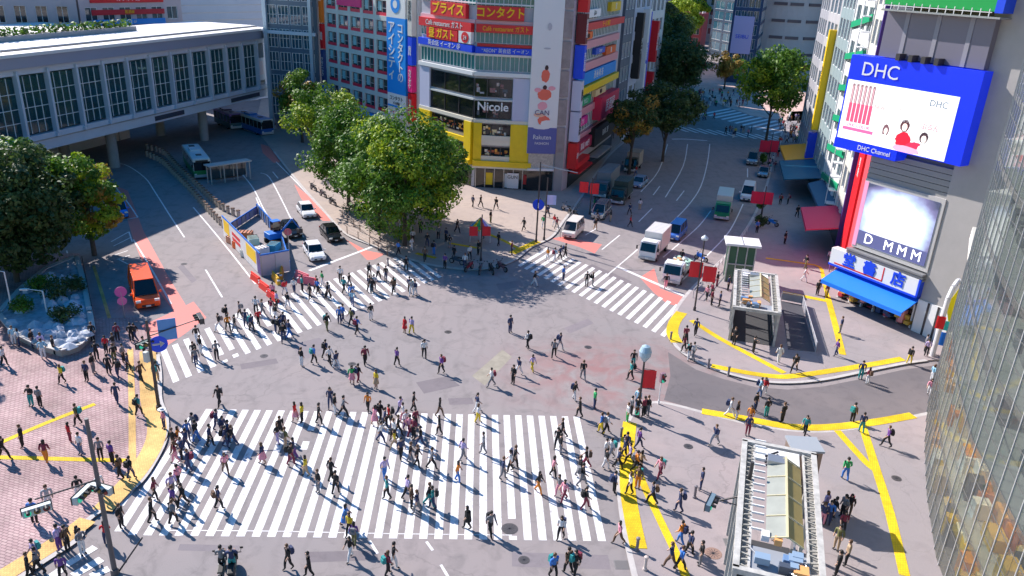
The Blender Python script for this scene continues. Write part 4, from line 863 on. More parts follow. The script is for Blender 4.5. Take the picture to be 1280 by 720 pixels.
for i,(x,y,r,h,mt,l) in enumerate([(953,205,1.0,2.2,lf_mid,'small green shrub under the farther pair of red banners'),(951,268,.8,3.2,lf_mid,'tall narrow shrub by the nearer pair of red banners on the right kerb'),(950,284,.8,1.8,lf_dark,'low dark shrub just below the tall narrow shrub on the right kerb'),
    (470,285,1.7,1.5,lf_mid,'low hedge shrub inside the guard rail left of the lamp post'),(500,300,1.5,1.2,lf_lime,'light green low shrub at the tip of the railed tree bed'),(446,268,1.6,1.6,lf_dark,'dark low shrub under the middle tree of the row'),
    (70,385,1.6,1.6,lf_dark,'dark shrub in the middle of the stone planter'),(52,372,1.3,1.2,lf_mid,'green shrub at the back of the stone planter'),(28,398,1.2,1.0,lf_mid,'small shrub at the left corner of the stone planter'),(84,410,1.2,1.3,lf_dark,'brownish shrub near the round end of the stone planter'),(95,372,1.1,1.2,lf_dark,'dark shrub by the right rim of the stone planter')]):
    shrub(gz(x,y)+(UP*.75 if l.find('planter')>0 else UP*0),r,h,mt,l,30+i)
# ---------------------------------------------------------------- stone planter
pp=[gp(*a) for a in ((2,402),(22,426),(50,440),(78,448),(100,441),(116,425),(112,400),(104,360),(96,330),(60,345),(30,370))]
mb=MB(); mb.prism(pp,.13,.8,M('planter_soil',(.34,.36,.4),.9,noise=.4,scale=1.5),M('planter_stone',(.4,.36,.34),.8,noise=.15,scale=1.2))
pl=thing('stone_planter','low curved stone planter with pale rocks under the left trees','planter',Vector((*pp[4],0))); wb(mb,'wall',pl)
mb=MB(); n=len(pp)
for i in range(n):
    f=Fac(pp[i],pp[i-1]); f.box(mb,-.1,f.L+.1,.8,.9,-.35,.12,M('planter_rim',(.5,.47,.45),.7))
wb(mb,'rim',pl)
rnd=random.Random(4); mb=MB()
rk=M('pale_rock',(.5,.53,.6),.9,noise=.2,scale=2)
for k in range(70):
    x,y=rnd.uniform(10,112),rnd.uniform(345,440); p=G(x,y,.8)
    if inpoly(p,pp): mb.lathe([(.0,rnd.uniform(.3,.6)),(rnd.uniform(.2,.5),.3),(rnd.uniform(.4,.8),0)],rk,6,(p.x,p.y,.8))
o=wb(mb,'rock_bed',pl); o['kind']='stuff'
# ---------------------------------------------------------------- vehicles
tl_red=M('tail_lamp',(.5,.01,.01),.3); hl=M('head_lamp',(.85,.85,.8),.15); plate=M('number_plate',(.75,.75,.7),.5); rim=M('wheel_rim',(.45,.45,.47),.35,.7)
WH={}
def wheel(t,x,y,r=.33,wdt=.22):
    k=(r,wdt)
    if k not in WH:
        a=MB(); a.tube((0,-wdt/2,0),(0,wdt/2,0),r,r,rubber,18); b=MB(); b.tube((0,-wdt/2-.01,0),(0,wdt/2+.01,0),r*.62,r*.62,rim,12)
        for q in range(5):
            b.box((math.cos(q*1.2566)*r*.3,0,math.sin(q*1.2566)*r*.3),(.06,wdt+.03,.06),dsteel)
        WH[k]=(a.mesh('tyre'),b.mesh('rim'))
    e=bpy.data.objects.new('wheel',None); col.objects.link(e); e.parent=t; e.location=(x,y,r)
    for me,nm in zip(WH[k],('tyre','rim')):
        o=bpy.data.objects.new(nm,me); col.objects.link(o); o.parent=e
def loft(mb,secs,mt,glassmt=None,gi=()):
    # secs: list of (x, [(y,z)...]) cross sections along the car
    n=len(secs[0][1]); o=len(mb.v); vs=[(x,y,z) for x,pr in secs for y,z in pr]; fs=[]
    for k in range(len(secs)-1):
        for i in range(n): fs.append((k*n+i,k*n+(i+1)%n,(k+1)*n+(i+1)%n,(k+1)*n+i))
    fs+= [list(range(n)),list(range((len(secs)-1)*n,len(secs)*n))[::-1]]
    mb.add(vs,fs,mt)
def lamps(t,L,W,z,back=True,s=(.34,.16)):
    for y in (-1,1):
        mb=MB(); mb.box((L/2-.02,y*(W/2-.24),z),(.1,s[0],s[1]),hl); mb.build('headlight',t,(0,0,0))
        mb=MB(); mb.box((-L/2+.02,y*(W/2-.2),z+.1),(.1,s[0]*.8,s[1]*1.1),tl_red); mb.build('tail_light',t,(0,0,0))
def car(label,p,rz,kind,paint,group='cars on the roads',cat=None,name=None):
    t=thing(name or {'sedan':'parked_car','van':'van'}.get(kind,kind),label,cat or ('van' if kind=='van' else 'car'),p,rz,group)
    sed=kind=='sedan'; L,W=(4.6,1.78) if sed else (4.5,1.75)
    Hb=.86 if sed else 1.02; Ht=1.46 if sed else 1.95
    def sec(x,w,z0,z1): return (x,[(-w*.47,z0),(w*.47,z0),(w*.5,z0+.16),(w*.5,z1-.18),(w*.43,z1),(-w*.43,z1),(-w*.5,z1-.18),(-w*.5,z0+.16)])
    mb=MB()
    if sed: xs=[(-2.3,W*.86,.32,.78),(-2.18,W*.95,.22,.93),(-1.5,W,.2,.98),(-.2,W,.18,.92),(.9,W,.2,.9),(1.7,W*.98,.2,.82),(2.15,W*.93,.24,.7),(2.3,W*.8,.34,.58)]
    else: xs=[(-2.25,W*.95,.3,1.05),(-2.15,W,.22,1.1),(1.2,W,.2,1.08),(1.85,W,.22,1.0),(2.17,W*.95,.26,.85),(2.25,W*.86,.34,.7)]
    loft(mb,[sec(*a) for a in xs],paint); mb.box((L/2-.02,0,.42),(.06,W*.5,.16),black); mb.box((L/2+.02,0,.4),(.02,.34,.13),plate); mb.box((-L/2-.01,0,.55),(.02,.34,.13),plate); mb.build('body',t,(0,0,0),bevel=.03)
    if sed: a,b,c,d=-1.95,-1.2,.35,1.15
    else: a,b,c,d=-2.18,-2.0,1.0,1.75
    def ring(x,w,z): return [(x,-w,z),(x,w,z)]
    # glasshouse
    zb=Hb-.02; w0,w1=W*.46,W*.38
    mb=MB(); q=[(a,-w0,zb),(a,w0,zb),(d,w0,zb),(d,-w0,zb),(b,-w1,Ht),(b,w1,Ht),(c,w1,Ht),(c,-w1,Ht)]
    mb.add(q,[(0,4,5,1),(1,5,6,2),(2,6,7,3),(3,7,4,0),(4,7,6,5)],glassd); mb.build('window_glass',t,(0,0,0))
    mb=MB(); mb.box(((b+c)/2,0,Ht+.01),(c-b+.1,w1*2+.04,.05),paint)
    for s in (-1,1):
        for (x0,x1) in ((b,a),(c,d)): mb.tube((x0,s*w1,Ht),(x1,s*w0,zb),.045,.05,paint,5)
        for xm in ((b+c)/2-.1,)+(() if sed else ((b+c)/2-1.0,(b+c)/2+.8)): mb.tube((xm,s*(w1+.005),Ht),(xm,s*(w0+.005),zb),.04,.04,paint,5)
        mb.tube((a,s*w0,zb),(d,s*w0,zb),.03,.03,paint,5)
    mb.build('roof',t,(0,0,0),bevel=.02)
    for s in (-1,1):
        mb=MB(); mb.box((d-.25,s*(W/2+.1),Hb+.1),(.12,.2,.14),paint); mb.build('side_mirror',t,(0,0,0))
        for x in (.35,-.75): 
            mb=MB(); mb.box((x,s*(W/2+.005),.72),(.16,.03,.03),steel); mb.build('door_handle',t,(0,0,0))
    mb=MB()
    for s in (-1,1):
        for x in (.62,-.35)+((-1.35,) if not sed else ()): mb.box((x,s*(W/2+.001),.62),(.025,.02,.62),black)
        mb.box((0,s*(W/2+.004),.3),(2.3,.02,.1),dsteel)
    mb.build('door_seam',t,(0,0,0)); mb=MB(); mb.box((d-.02,-.2,zb+.06),(.05,.6,.02),black,.2); mb.box((d-.02,.35,zb+.06),(.05,.6,.02),black,.2); mb.build('wiper',t,(0,0,0))
    lamps(t,L,W,.66 if sed else .8)
    for x in (-1.38,1.4):
        for s in (-1,1): wheel(t,x,s*(W/2-.12))
    return t
def truck(label,p,rz,cabm,boxm,L=6.2,kind='box',group='trucks on the right road',name='box_truck',Hc=2.35,Hbx=3.1):
    t=thing(name,label,'truck',p,rz,group); W=2.1
    mb=MB(); mb.box((0,0,.62),(L-.3,.9,.22),dsteel); mb.build('chassis',t,(0,0,0))
    mb=MB(); x0=L/2
    q=[(x0-1.75,.55),(x0-.05,.5),(x0,1.25),(x0-.35,Hc-.1),(x0-.6,Hc),(x0-1.75,Hc)]
    vs=[(x,-W*.47,z) for x,z in q]+[(x,W*.47,z) for x,z in q]; n=6
    mb.add(vs,[list(range(n)),list(range(n,2*n))[::-1]]+[(i,i+n,(i+1)%n+n,(i+1)%n) for i in range(n)],cabm); mb.box((x0+.02,0,.5),(.12,W*.96,.3),M('bumper_grey',(.5,.5,.5),.5)); mb.box((x0+.09,0,.5),(.02,.4,.16),plate)
    mb.box((x0-.9,0,Hc+.02),(1.2,W*.8,.06),cabm); mb.build('cab',t,(0,0,0),bevel=.05)
    mb=MB(); q=[(x0+.0,-W*.42,1.28),(x0+.0,W*.42,1.28),(x0-.33,W*.4,Hc-.18),(x0-.33,-W*.4,Hc-.18)]; mb.add([(a+.03,b,c) for a,b,c in q],[(0,1,2,3)],glassd)
    for s in (-1,1): mb.add([(x0-.12,s*W*.475,1.3),(x0-1.1,s*W*.475,1.3),(x0-1.1,s*W*.475,Hc-.25),(x0-.42,s*W*.475,Hc-.25)],[(0,1,2,3)] if s>0 else [(3,2,1,0)],glassd)
    mb.build('window_glass',t,(0,0,0))
    bl_=L-1.95
    if kind=='box':
        mb=MB(); mb.box((-L/2+bl_/2,0,.8+(Hbx-.8)/2),(bl_,W,Hbx-.8),boxm)
        mb.build('cargo_box',t,(0,0,0),bevel=.03); mb=MB()
        for k in range(8): mb.box((-L/2+.3+k*bl_/8,0,Hbx+.005),(.04,W-.1,.02),steel)
        for s in (-1,1): mb.box((-L/2+bl_/2,s*W/2,.85),(bl_,.05,.08),steel)
        mb.build('trim_rail',t,(0,0,0))
    else:
        mb=MB(); mb.box((-L/2+bl_/2,0,.9),(bl_,W,.12),boxm)
        for s in (-1,1): mb.box((-L/2+bl_/2,s*W/2,1.15),(bl_,.05,.45),boxm)
        mb.box((-L/2,0,1.15),(.05,W,.45),boxm); mb.box((x0-1.95,0,1.5),(.06,W,1.2),steel); mb.build('flat_bed',t,(0,0,0))
        rnd=random.Random(8); mb=MB()
        for k in range(26): 
            mb.box((-L/2+.3+rnd.random()*(bl_-.6),rnd.uniform(-.8,.8),1.1+rnd.random()*.6),(rnd.uniform(.3,1.3),rnd.uniform(.1,.4),rnd.uniform(.1,.4)),rnd.choice([white,Mcol('e07830'),Mcol('b0d0c0'),steel,Mcol('f0f0f0'),Mcol('c8a070')]),rnd.random())
        mb.build('load',t,(0,0,0))
    for s in (-1,1):
        mb=MB(); mb.tube((x0-.1,s*W*.47,1.9),(x0+.15,s*(W*.47+.25),1.9),.02,.02,black); mb.box((x0+.15,s*(W*.47+.27),1.7),(.08,.16,.42),black); mb.build('side_mirror',t,(0,0,0))
    lamps(t,L,W,.72)
    for x in (x0-.95,-x0+1.1):
        for s in (-1,1): wheel(t,x,s*(W/2-.16),.4,.26)
    return t
def bus(label,p,rz,m1,m2,roofm,L=10.5,group='buses on the left road',H=3.05,W=2.45,cat='bus',name='bus',ac=True):
    t=thing(name,label,cat,p,rz,group); mb=MB(); mb.box((0,0,.35+.5),(L,W,1.0),m2); mb.box((0,0,H-.22),(L,W,.45),m1)
    for s in (-1,1):
        for k in range(int(L/1.5)+1): mb.box((-L/2+.05+k*(L-.1)/int(L/1.5),s*(W/2-.05),1.9),(.1,.1,1.4),m1)
    mb.build('body',t,(0,0,0),bevel=.08)
    mb=MB(); mb.box((0,0,1.95),(L-.04,W-.05,1.35),glassd); mb.build('window_glass',t,(0,0,0))
    mb=MB(); mb.box((0,0,H+.01),(L-.3,W-.3,.06),roofm)
    if ac: mb.box((-L*.1,0,H+.16),(2.2,1.5,.26),roofm); mb.box((L*.26,0,H+.08),(.8,.8,.1),dsteel); mb.box((-L*.35,0,H+.08),(.8,.8,.1),dsteel)
    mb.build('roof',t,(0,0,0),bevel=.05)
    mb=MB(); mb.box((L/2+.01,0,2.72),(.05,W*.7,.3),black); mb.box((L/2+.02,0,.55),(.06,W*.97,.4),M('bumper_grey',(.5,.5,.5),.5)); mb.build('front_panel',t,(0,0,0))
    for s in (-1,1):
        mb=MB(); mb.tube((L/2,s*W*.48,2.5),(L/2+.35,s*(W*.48+.2),2.4),.025,.025,black); mb.box((L/2+.36,s*(W*.48+.2),2.15),(.1,.2,.4),black); mb.build('side_mirror',t,(0,0,0))
    lamps(t,L,W,.85)
    for x in (L*.3,-L*.27):
        for s in (-1,1): wheel(t,x,s*(W/2-.16),.48,.28)
    return t
def face(x0,y0,x1,y1):  # heading of a vehicle whose front points from px0 to px1
    d=G(x1,y1)-G(x0,y0); return math.atan2(d.y,d.x)
cp=lambda h,r=.18: Mcol(h,r,metal=.1)
whitep=M('car_white',(.78,.78,.8),.22); blackp=M('car_black',(.012,.013,.016),.15); silver=M('car_silver',(.4,.41,.44),.25,.7)
car('white sedan nearest the tree bed, farthest back of the four waiting cars',G(383,268),face(375,255,392,277),'sedan',whitep)
car('black sedan waiting beside the blue site fence',G(364,292),face(352,275,376,303),'sedan',blackp)
car('dark green-black taxi waiting in the lane next to the red kerb lane',G(414,297),face(402,283,428,311),'sedan',blackp)
car('white sedan first in line at the left stop line',G(393,320),face(384,305,402,332),'sedan',whitep)
t=car('orange community minibus parked in the bay beside the red bus lane',G(181,372),face(172,345,190,398),'van',Mcol('ff5c12',.25),'vehicles in the left bay'); t.scale=(1.5,1.25,1.25); t.name='minibus'; t['category']='minibus'
t=car('blue and white van behind the orange minibus under the lime tree',G(148,268),face(142,255,155,283),'van',Mcol('1880e8',.25),'vehicles in the left bay'); t.scale=(1.1,1.1,1.1)
bus('white and green city bus stopped at the shelter under the bridge shadow',G(247,214),face(232,192,262,234),M('bus_white',(.62,.66,.64),.3),Mcol('2a8a4a',.3),M('bus_roof',(.6,.66,.7),.4))
bus('blue bus parked beyond the road at the far end of the bridge',G(318,164),face(300,160,334,172),M('bus_white',(.62,.66,.64),.3),Mcol('2a60a8',.3),Mcol('4a88c8',.4))
bus('pale bus standing left of the blue bus at the bridge end',G(286,158),face(270,152,302,166),Mcol('8a70b8',.3),Mcol('486a70',.3),Mcol('6a6a98',.4),L=8)
car('cream one box van on the red patch by the centre pavement corner',G(716,293),face(724,284,706,302),'van',M('van_cream',(.7,.66,.62),.3),'vehicles on the right road').scale=(1,1.05,1.0)
car('silver one box van parked below the shaded grey trucks',G(751,270),face(760,260,742,279),'van',silver,'vehicles on the right road')
car('blue and white taxi beside the upper lane lines of the right road',G(799,232),face(806,225,790,238),'sedan',M('taxi_blue',(.25,.36,.5),.25),'vehicles on the right road')
truck('white box truck stopped first at the right stop line',G(817,318),face(834,300,803,333),whitep,M('box_white',(.7,.68,.66),.4))
car('blue one box van tucked behind the white box truck',G(845,296),face(856,286,836,308),'van',Mcol('4a78c8',.25),'vehicles on the right road')
truck('white flatbed truck loaded with orange and pale scrap beside the white box truck',G(846,346),face(862,326,832,366),whitep,steel,6.0,'flat',name='flatbed_truck')
truck('green cab box truck driving down the middle of the right road',G(903,268),face(910,240,899,285),Mcol('1a9060',.3),M('box_pale',(.5,.58,.54),.4),7.0)
car('white van beside the green box truck near the right kerb',G(934,248),face(938,236,930,262),'van',whitep,'vehicles on the right road').scale=(1.1,1.15,1.15)
car('silver van near the far stop line by the bright green tree',G(940,204),face(942,196,938,212),'van',silver,'vehicles on the right road').scale=(1.1,1.15,1.15)
car('pale sedan parked at the kerb just below the silver van',G(954,219),face(956,212,951,226),'sedan',silver,'vehicles on the right road')
t=truck('long dark grey truck in the shade at the left kerb of the right road',G(757,240),face(790,205,736,262),M('truck_slate',(.12,.15,.18),.4),M('box_slate',(.16,.2,.22),.5),8.5,Hbx=3.5)
t=truck('dark green truck parked right behind the long grey truck',G(776,251),face(790,238,764,264),M('truck_dark',(.03,.05,.04),.4),M('box_dark',(.03,.06,.05),.5),5.5)
truck('small dark truck with pale box further up behind the long grey truck',G(791,212),face(803,200,780,224),M('truck_dark',(.03,.05,.04),.4),M('box_tan',(.34,.32,.28),.5),5.5)
for x,y,x1,y1,h,l in ((848,66,843,80,'5a88a8','pale blue car furthest up the street under the yellow green tree'),(838,58,834,70,'d8d8dc','white car far up the street left of the pale blue one'),(866,76,862,88,'c04868','red car far up the street near the navy building'),(830,82,824,92,'38587a','slate car in the shade far up beside the dark trees')):
    car(l,G(x,y),face(x,y,x1,y1),'sedan',cp(h),'distant cars')
# motorbikes and cyclists' machines
def motorbike(label,p,rz,paint,s=1,group='motorbikes and bicycles'):
    t=thing('motorbike',label,'motorbike',p,rz,group); t.scale=(s,s,s)
    for x in (-.65,.65): wheel(t,x,0,.3,.12)
    mb=MB(); mb.tube((-.5,0,.45),(.45,0,.55),.16,.13,paint,8); mb.box((.1,0,.72),(.5,.3,.26),paint); mb.tube((.65,0,.3),(.4,0,.95),.05,.05,steel); mb.box((.52,0,.75),(.12,.36,.4),paint); mb.build('body',t,(0,0,0),bevel=.04)
    mb=MB(); mb.box((-.35,0,.8),(.7,.26,.1),black); mb.build('seat',t,(0,0,0),bevel=.03); mb=MB(); mb.tube((.4,-.36,1.0),(.4,.36,1.0),.02,.02,black); mb.build('handlebar',t,(0,0,0))
    for s_ in (-1,1):
        mb=MB(); mb.tube((.4,s_*.3,1.0),(.42,s_*.38,1.2),.01,.01,black); mb.box((.42,s_*.38,1.22),(.03,.13,.09),black); mb.build('mirror',t,(0,0,0))
    mb=MB(); mb.box((.6,0,.86),(.06,.16,.14),hl); mb.build('headlight',t,(0,0,0))
    return t
mbk=Mcol('305848')
motorbike('dark motorbike ridden across the road below the wide zebra at bottom left',G(292,722),R(100),Mcol('20282c'),1.25)
motorbike('grey motorbike leading, left of the ridden dark one at bottom left',G(279,720),R(100),Mcol('8a8a8c'),1.1)
for i,(x,y,c,l) in enumerate(((586,338,'903040','maroon motorbike at the left end of the row by the red banner pole'),(600,341,'606068','grey motorbike just left of the red banner pole base'),(614,341,'282a30','black motorbike just right of the red banner pole base'),(627,338,'7a5058','dusty pink motorbike at the right end of the row by the banner pole'),(571,330,'384858','slate motorbike behind the maroon one'),(708,264,'a0a0a8','silver motorbike near the cream van'),(716,270,'303038','black motorbike just behind the cream van'),(876,326,'1a70d8','blue delivery motorbike ahead of the green truck near the signal pole'),(965,282,'2a80d0','blue scooter at the right kerb below the low dark shrub'),(392,238,'404048','dark motorbike parked by the red lane under the trees'),(404,246,'585058','brown-grey motorbike second in the kerb row under the trees'),(416,256,'283038','black motorbike third in the kerb row under the trees'))):
    motorbike(l,gz(x,y),R(60+i*23 if i<5 else 130),Mcol(c),1)
# ---------------------------------------------------------------- street furniture
def pole_at(name,label,cat,x,y,h,r=.09,mt=None,group=None,r2=None):
    p=gz(x,y); t=thing(name,label,cat,p,group=group); mb=MB(); mb.tube((0,0,0),(0,0,h),r,r2 or r*.7,mt or dsteel,12); mb.tube((0,0,0),(0,0,.35),r*1.6,r*1.5,mt or dsteel,12); mb.build('post',t,(0,0,0)); return t
sg_g=M('lens_green',(.02,.5,.3),.3,emit=.4); sg_r=M('lens_red',(.25,.01,.01),.3); sg_y=M('lens_amber',(.25,.15,.01),.3)
def signal(par,loc,rz,vert=False,mt=None):
    e=bpy.data.objects.new('signal_head',None); col.objects.link(e); e.parent=par; e.location=loc; e.rotation_euler.z=rz; mt=mt or M('signal_grey',(.5,.55,.55),.5)
    mb=MB()
    if vert: mb.box((0,0,0),(.38,.3,.8),mt)
    else: mb.box((0,0,0),(1.25,.28,.42),mt); mb.box((0,.15,0),(1.35,.03,.5),black)
    mb.build('housing',e,(0,0,0),bevel=.04)
    for i,m_ in enumerate((sg_g,sg_y,sg_r) if not vert else (sg_g,sg_r)):
        q=(-.4+.4*i,-.15,0) if not vert else (0,-.16,-.2+.4*i)
        a=MB(); a.tube(q,(q[0],q[1]-.04,q[2]),.15,.15,m_,14); a.tube((q[0],q[1],q[2]+.14),(q[0],q[1]-.25,q[2]+.12),.09,.09,black,8); a.build('lens',e,(0,0,0))
def arm(par,a,b,r=.04,mt=None):
    mb=MB(); mb.tube(a,b,r,r*.8,mt or dsteel,8); mb.build('arm',par,(0,0,0))
def hz(bx,by,tx,ty):
    g=gz(bx,by); d=ray(tx,ty); t=(g.x*d.x+g.y*d.y)/(d.x**2+d.y**2); return CH+d.z*t-g.z
def at_h(p,x,y):   # point of a ray over depth of p (vertical plane facing camera), relative to p
    d=ray(x,y); t=(p.x*d.x+p.y*d.y)/(d.x**2+d.y**2); return Vector((d.x*t,d.y*t,CH+d.z*t))-p
# tall signal pole bottom left
x,y=144,717; h=hz(x,y,73.6,531); t=pole_at('signal_pole','tall dark leaning-looking signal pole at bottom left with long arms both sides','signal pole',x,y,h,.14,M('pole_grey',(.13,.12,.13),.5,.2),r2=.1); p=t.location.copy()
for (sx,sy,dx,vr) in ((46,637,-.9,False),):
    q=at_h(p,sx,sy); arm(t,(0,0,q.z+.7),(q.x,q.y,q.z+.6),.05); signal(t,(q.x,q.y,q.z),R(35)) 
q=at_h(p,125,603); arm(t,(0,0,q.z),(q.x,q.y,q.z+.4),.05); arm(t,(0,0,q.z+1.6),(q.x*.6,q.y*.6,q.z+.2),.03); signal(t,(q.x,q.y,q.z-.4),R(-20)); q=at_h(p,103,618); signal(t,(q.x,q.y,q.z),R(80))
q=at_h(p,178,672); arm(t,(0,0,q.z-2),(q.x,q.y,q.z),.05)
# second pole by the plaza corner
x,y=199,512; h=hz(x,y,183,400); t=pole_at('signal_pole','dark signal pole at plaza corner with round blue arrow sign','signal pole',x,y,h,.13); p=t.location.copy()
for (sx,sy,l) in ((250,398,0),): 
    q=at_h(p,sx,sy); arm(t,(0,0,q.z-.9),(q.x,q.y,q.z),.05); signal(t,(q.x,q.y,q.z),R(-60),mt=dsteel)
def disc(par,c,r,mt,nrm,name='round_sign',n=24,o=0):
    nrm=Vector(nrm).normalized(); c=Vector(c)+nrm*o; mb=MB(); mb.tube(c,c+nrm*.03,r,r,mt,n); return mb.build(name,par,(0,0,0))
tocam=lambda p: (Vector((0,0,CH))-p)
def hn(p): v=-p.copy(); v.z=0; return v.normalized()
nr=hn(p); q=at_h(p,198,430); disc(t,q,.62,blue,nr); a=MB(); sd_=nr.cross(UP)*-1; c=q+nr*.04
for (u0,v0,u1,v1) in ((-.4,-.07,.2,.07),): a.add([c+sd_*u0+UP*v0,c+sd_*u1+UP*v0,c+sd_*u1+UP*v1,c+sd_*u0+UP*v1],[(0,1,2,3),(3,2,1,0)],white)
a.add([c+sd_*.1+UP*.25,c+sd_*.1-UP*.25,c+sd_*.42],[(0,1,2),(2,1,0)],white); a.build('arrow_mark',t,(0,0,0))
q=at_h(p,209,412); mb=MB(); c=q; mb.add([c-sd_*.6-UP*.8,c+sd_*.6-UP*.8,c+sd_*.6+UP*.8,c-sd_*.6+UP*.8,c-sd_*.6-UP*.8-nr*.05,c+sd_*.6-UP*.8-nr*.05,c+sd_*.6+UP*.8-nr*.05,c-sd_*.6+UP*.8-nr*.05],[(0,1,2,3),(7,6,5,4),(0,4,5,1),(1,5,6,2),(2,6,7,3),(3,7,4,0)],Mcol('5a90d0')); mb.build('direction_board',t,(0,0,0)); arm(t,(0,0,q.z),tuple(q),.03)
q=at_h(p,183,446); signal(t,(q.x,q.y,q.z),R(150),True); q=at_h(p,181,430); signal(t,(q.x,q.y,q.z),R(60),mt=Mcol('2a4a48'))
# clock-lamp pole with red banner
x,y=797,521; h=hz(x,y,804,452); t=pole_at('lamp_post','slim dark lamp post with glass globe and single red banner at crossing edge','lamp post',x,y,h,.1); p=t.location.copy()
mb=MB(); mb.lathe([(.05,h),(.18,h+.1),(.42,h+.5),(.46,h+.85),(.3,h+1.25),(0,h+1.4)],Mcol('a8c0d0',.2),16); mb.build('globe',t,(0,0,0))
rb=M('banner_red',(.75,.015,.03),.6)
def banner(par,c,w,hh,mt,nr,name='banner'):
    s=nr.cross(UP)*-1; c=Vector(c); mb=MB(); n=6; vs=[]
    for i in range(n+1):
        u=-w/2+w*i/n; o=math.sin(i*1.1)*.05
        vs+= [c+s*u-UP*hh/2+nr*o,c+s*u+UP*hh/2+nr*o]
    mb.add(vs,[(2*i,2*i+2,2*i+3,2*i+1) for i in range(n)],mt); mb.add([v-nr*.012 for v in vs],[(2*i+1,2*i+3,2*i+2,2*i) for i in range(n)],mt); mb.build(name,par,(0,0,0))
nr=hn(p); q=at_h(p,811,474); banner(t,q,1.0,1.5,rb,nr); arm(t,(0,0,q.z+.8),(q.x*1.8,q.y*1.8,q.z+.8),.025); arm(t,(0,0,q.z-.8),(q.x*1.8,q.y*1.8,q.z-.8),.025)
q=at_h(p,792,465); arm(t,(0,0,q.z),tuple(q),.03); q=at_h(p,797,512); signal(t,(q.x,q.y,q.z),R(-20),True)
# thin white signal post beside it
x,y=823,505; h=hz(x,y,827,466); t=pole_at('pedestrian_signal','thin white pedestrian signal post at the side road kerb','pedestrian signal',x,y,h,.05,white); signal(t,(0,-.2,h-.3),R(20),True,Mcol('8a6a78'))
def banner_pole(label,x,y,top,cs,mt,w=1.0,hh=1.3,lamp=False):
    h=hz(x,y,*top); t=pole_at('banner_post',label,'lamp post',x,y,h,.09,group='banner lamp posts'); p=t.location.copy(); nr=hn(p)
    for c in cs:
        q=at_h(p,*c); banner(t,q,w,hh,mt,nr); arm(t,(0,0,q.z+hh/2),(q.x*1.3,q.y*1.3,q.z+hh/2),.025)
    if lamp: mb=MB(); mb.lathe([(.3,h),(.35,h+.2),(.0,h+.5)],Mcol('c8d0d8',.3),12); mb.build('lamp_head',t,(0,0,0))
    return t
ob_=banner_pole('lamp post with a pair of red banners at the centre pavement tip',601,326,(600,268),((592,289),(608,289)),rb,.95,1.1); 
banner_pole('lamp post with red banner pair and green sheet beside the cream van',737,268,(738,222),((730,234),(743,236)),rb,1.2,1.5)
banner_pole('dark signal post with two red banners beside the flatbed truck',868,388,(884,300),((870,337),(887,343)),rb,1.25,1.6,True)
banner_pole('lamp post with red banner pair on the right kerb by the white van',951,275,(952,232),((946,247),(959,248)),Mcol('e01848'),1.5,1.7)
banner_pole('farther lamp post with red banner pair below the bright green tree',960,205,(961,165),((956,183),(967,183)),Mcol('e01848'),1.7,2.1)
banner_pole('far lamp post with pink banner before the dark trees up the street',872,92,(872,70),((868,70),(878,82)),Mcol('d01868'),2.4,2.6)
# road sign posts at centre corner
x,y=670,303; h=hz(x,y,684,203); t=pole_at('sign_gantry','dark sign post at centre pavement corner with long pale arm and blue disc','sign post',x,y,h,.11); p=t.location.copy(); nr=hn(p)
q=at_h(p,722,216); arm(t,(0,0,h-.3),tuple(q),.06,steel); q=at_h(p,673,256); disc(t,q,.7,blue,nr); arm(t,(0,0,q.z),tuple(q),.03); mb=MB(); c=q+nr*.05; mb.tube(c-UP*.4,c+UP*.25,.06,.06,white,6); mb.build('arrow_mark',t,(0,0,0))
x,y=680,300; h=hz(x,y,683,222); t=pole_at('sign_post','second dark post beside the blue disc post carrying a pale board','sign post',x,y,h,.1); p=t.location.copy(); nr=hn(p); q=at_h(p,689,250); banner(t,q,1.2,1.2,Mcol('c8c8f0'),nr,'pale_board')
def lamp(label,x,y,top,dirx,mt=None):
    h=hz(x,y,*top); t=pole_at('street_lamp',label,'street lamp',x,y,h,.08,mt or white,group='street lamps'); arm(t,(0,0,h),(dirx,0,h+.15),.04,mt or white); mb=MB(); mb.box((dirx*1.3,0,h+.12),(.7,.28,.12),mt or white); mb.build('lamp_head',t,(0,0,0)); return t
lamp('pale street lamp in front of the tree bed guard rail',500,290,(501,263),.7); lamp('pale street lamp between the largest tree and the zebra end',514,303,(516,262),-.6,steel)
lamp('white lamp post with twin heads inside the stone planter',60,398,(52,364),-1.2); lamp('white lamp post at the left border by the planter',17,395,(4,340),-.8); lamp('pale lamp under the far bridge end',150,176,(148,158),.7,steel)
# bollards
bm=M('bollard_grey',(.2,.18,.2),.5); bp_=M('bollard_pale',(.6,.5,.46),.6)
for i,(x,y,m_,l) in enumerate(((838,426,bm,'dark bollard at the yellow rounded corner left of the right pavement'),(885,460,bm,'dark bollard at the left end of the lower yellow strip'),(910,470,bm,'dark low bollard on the kerb right of the one at the yellow strip end'),(796,688,bm,'dark bollard at the lower end of the wide yellow strip'),(806,712,bp_,'pale bollard with square cap below the wide yellow strip'),(485,332,bm,'dark bollard where the guard rail meets the left zebra'),(868,622,bm,'short dark post on paving left of the fallen-looking signal shadow'),(776,548,bm,'dark bollard left of the top of the wide yellow strip'))):
    p=gz(x,y); mb=MB(); mb.lathe([(.13,0),(.13,.1),(.09,.14),(.09,.78),(.12,.8),(.12,.9),(0,.95)],m_,14); o=mb.build('bollard',None,p); tag(o,l,'bollard','kerb bollards')
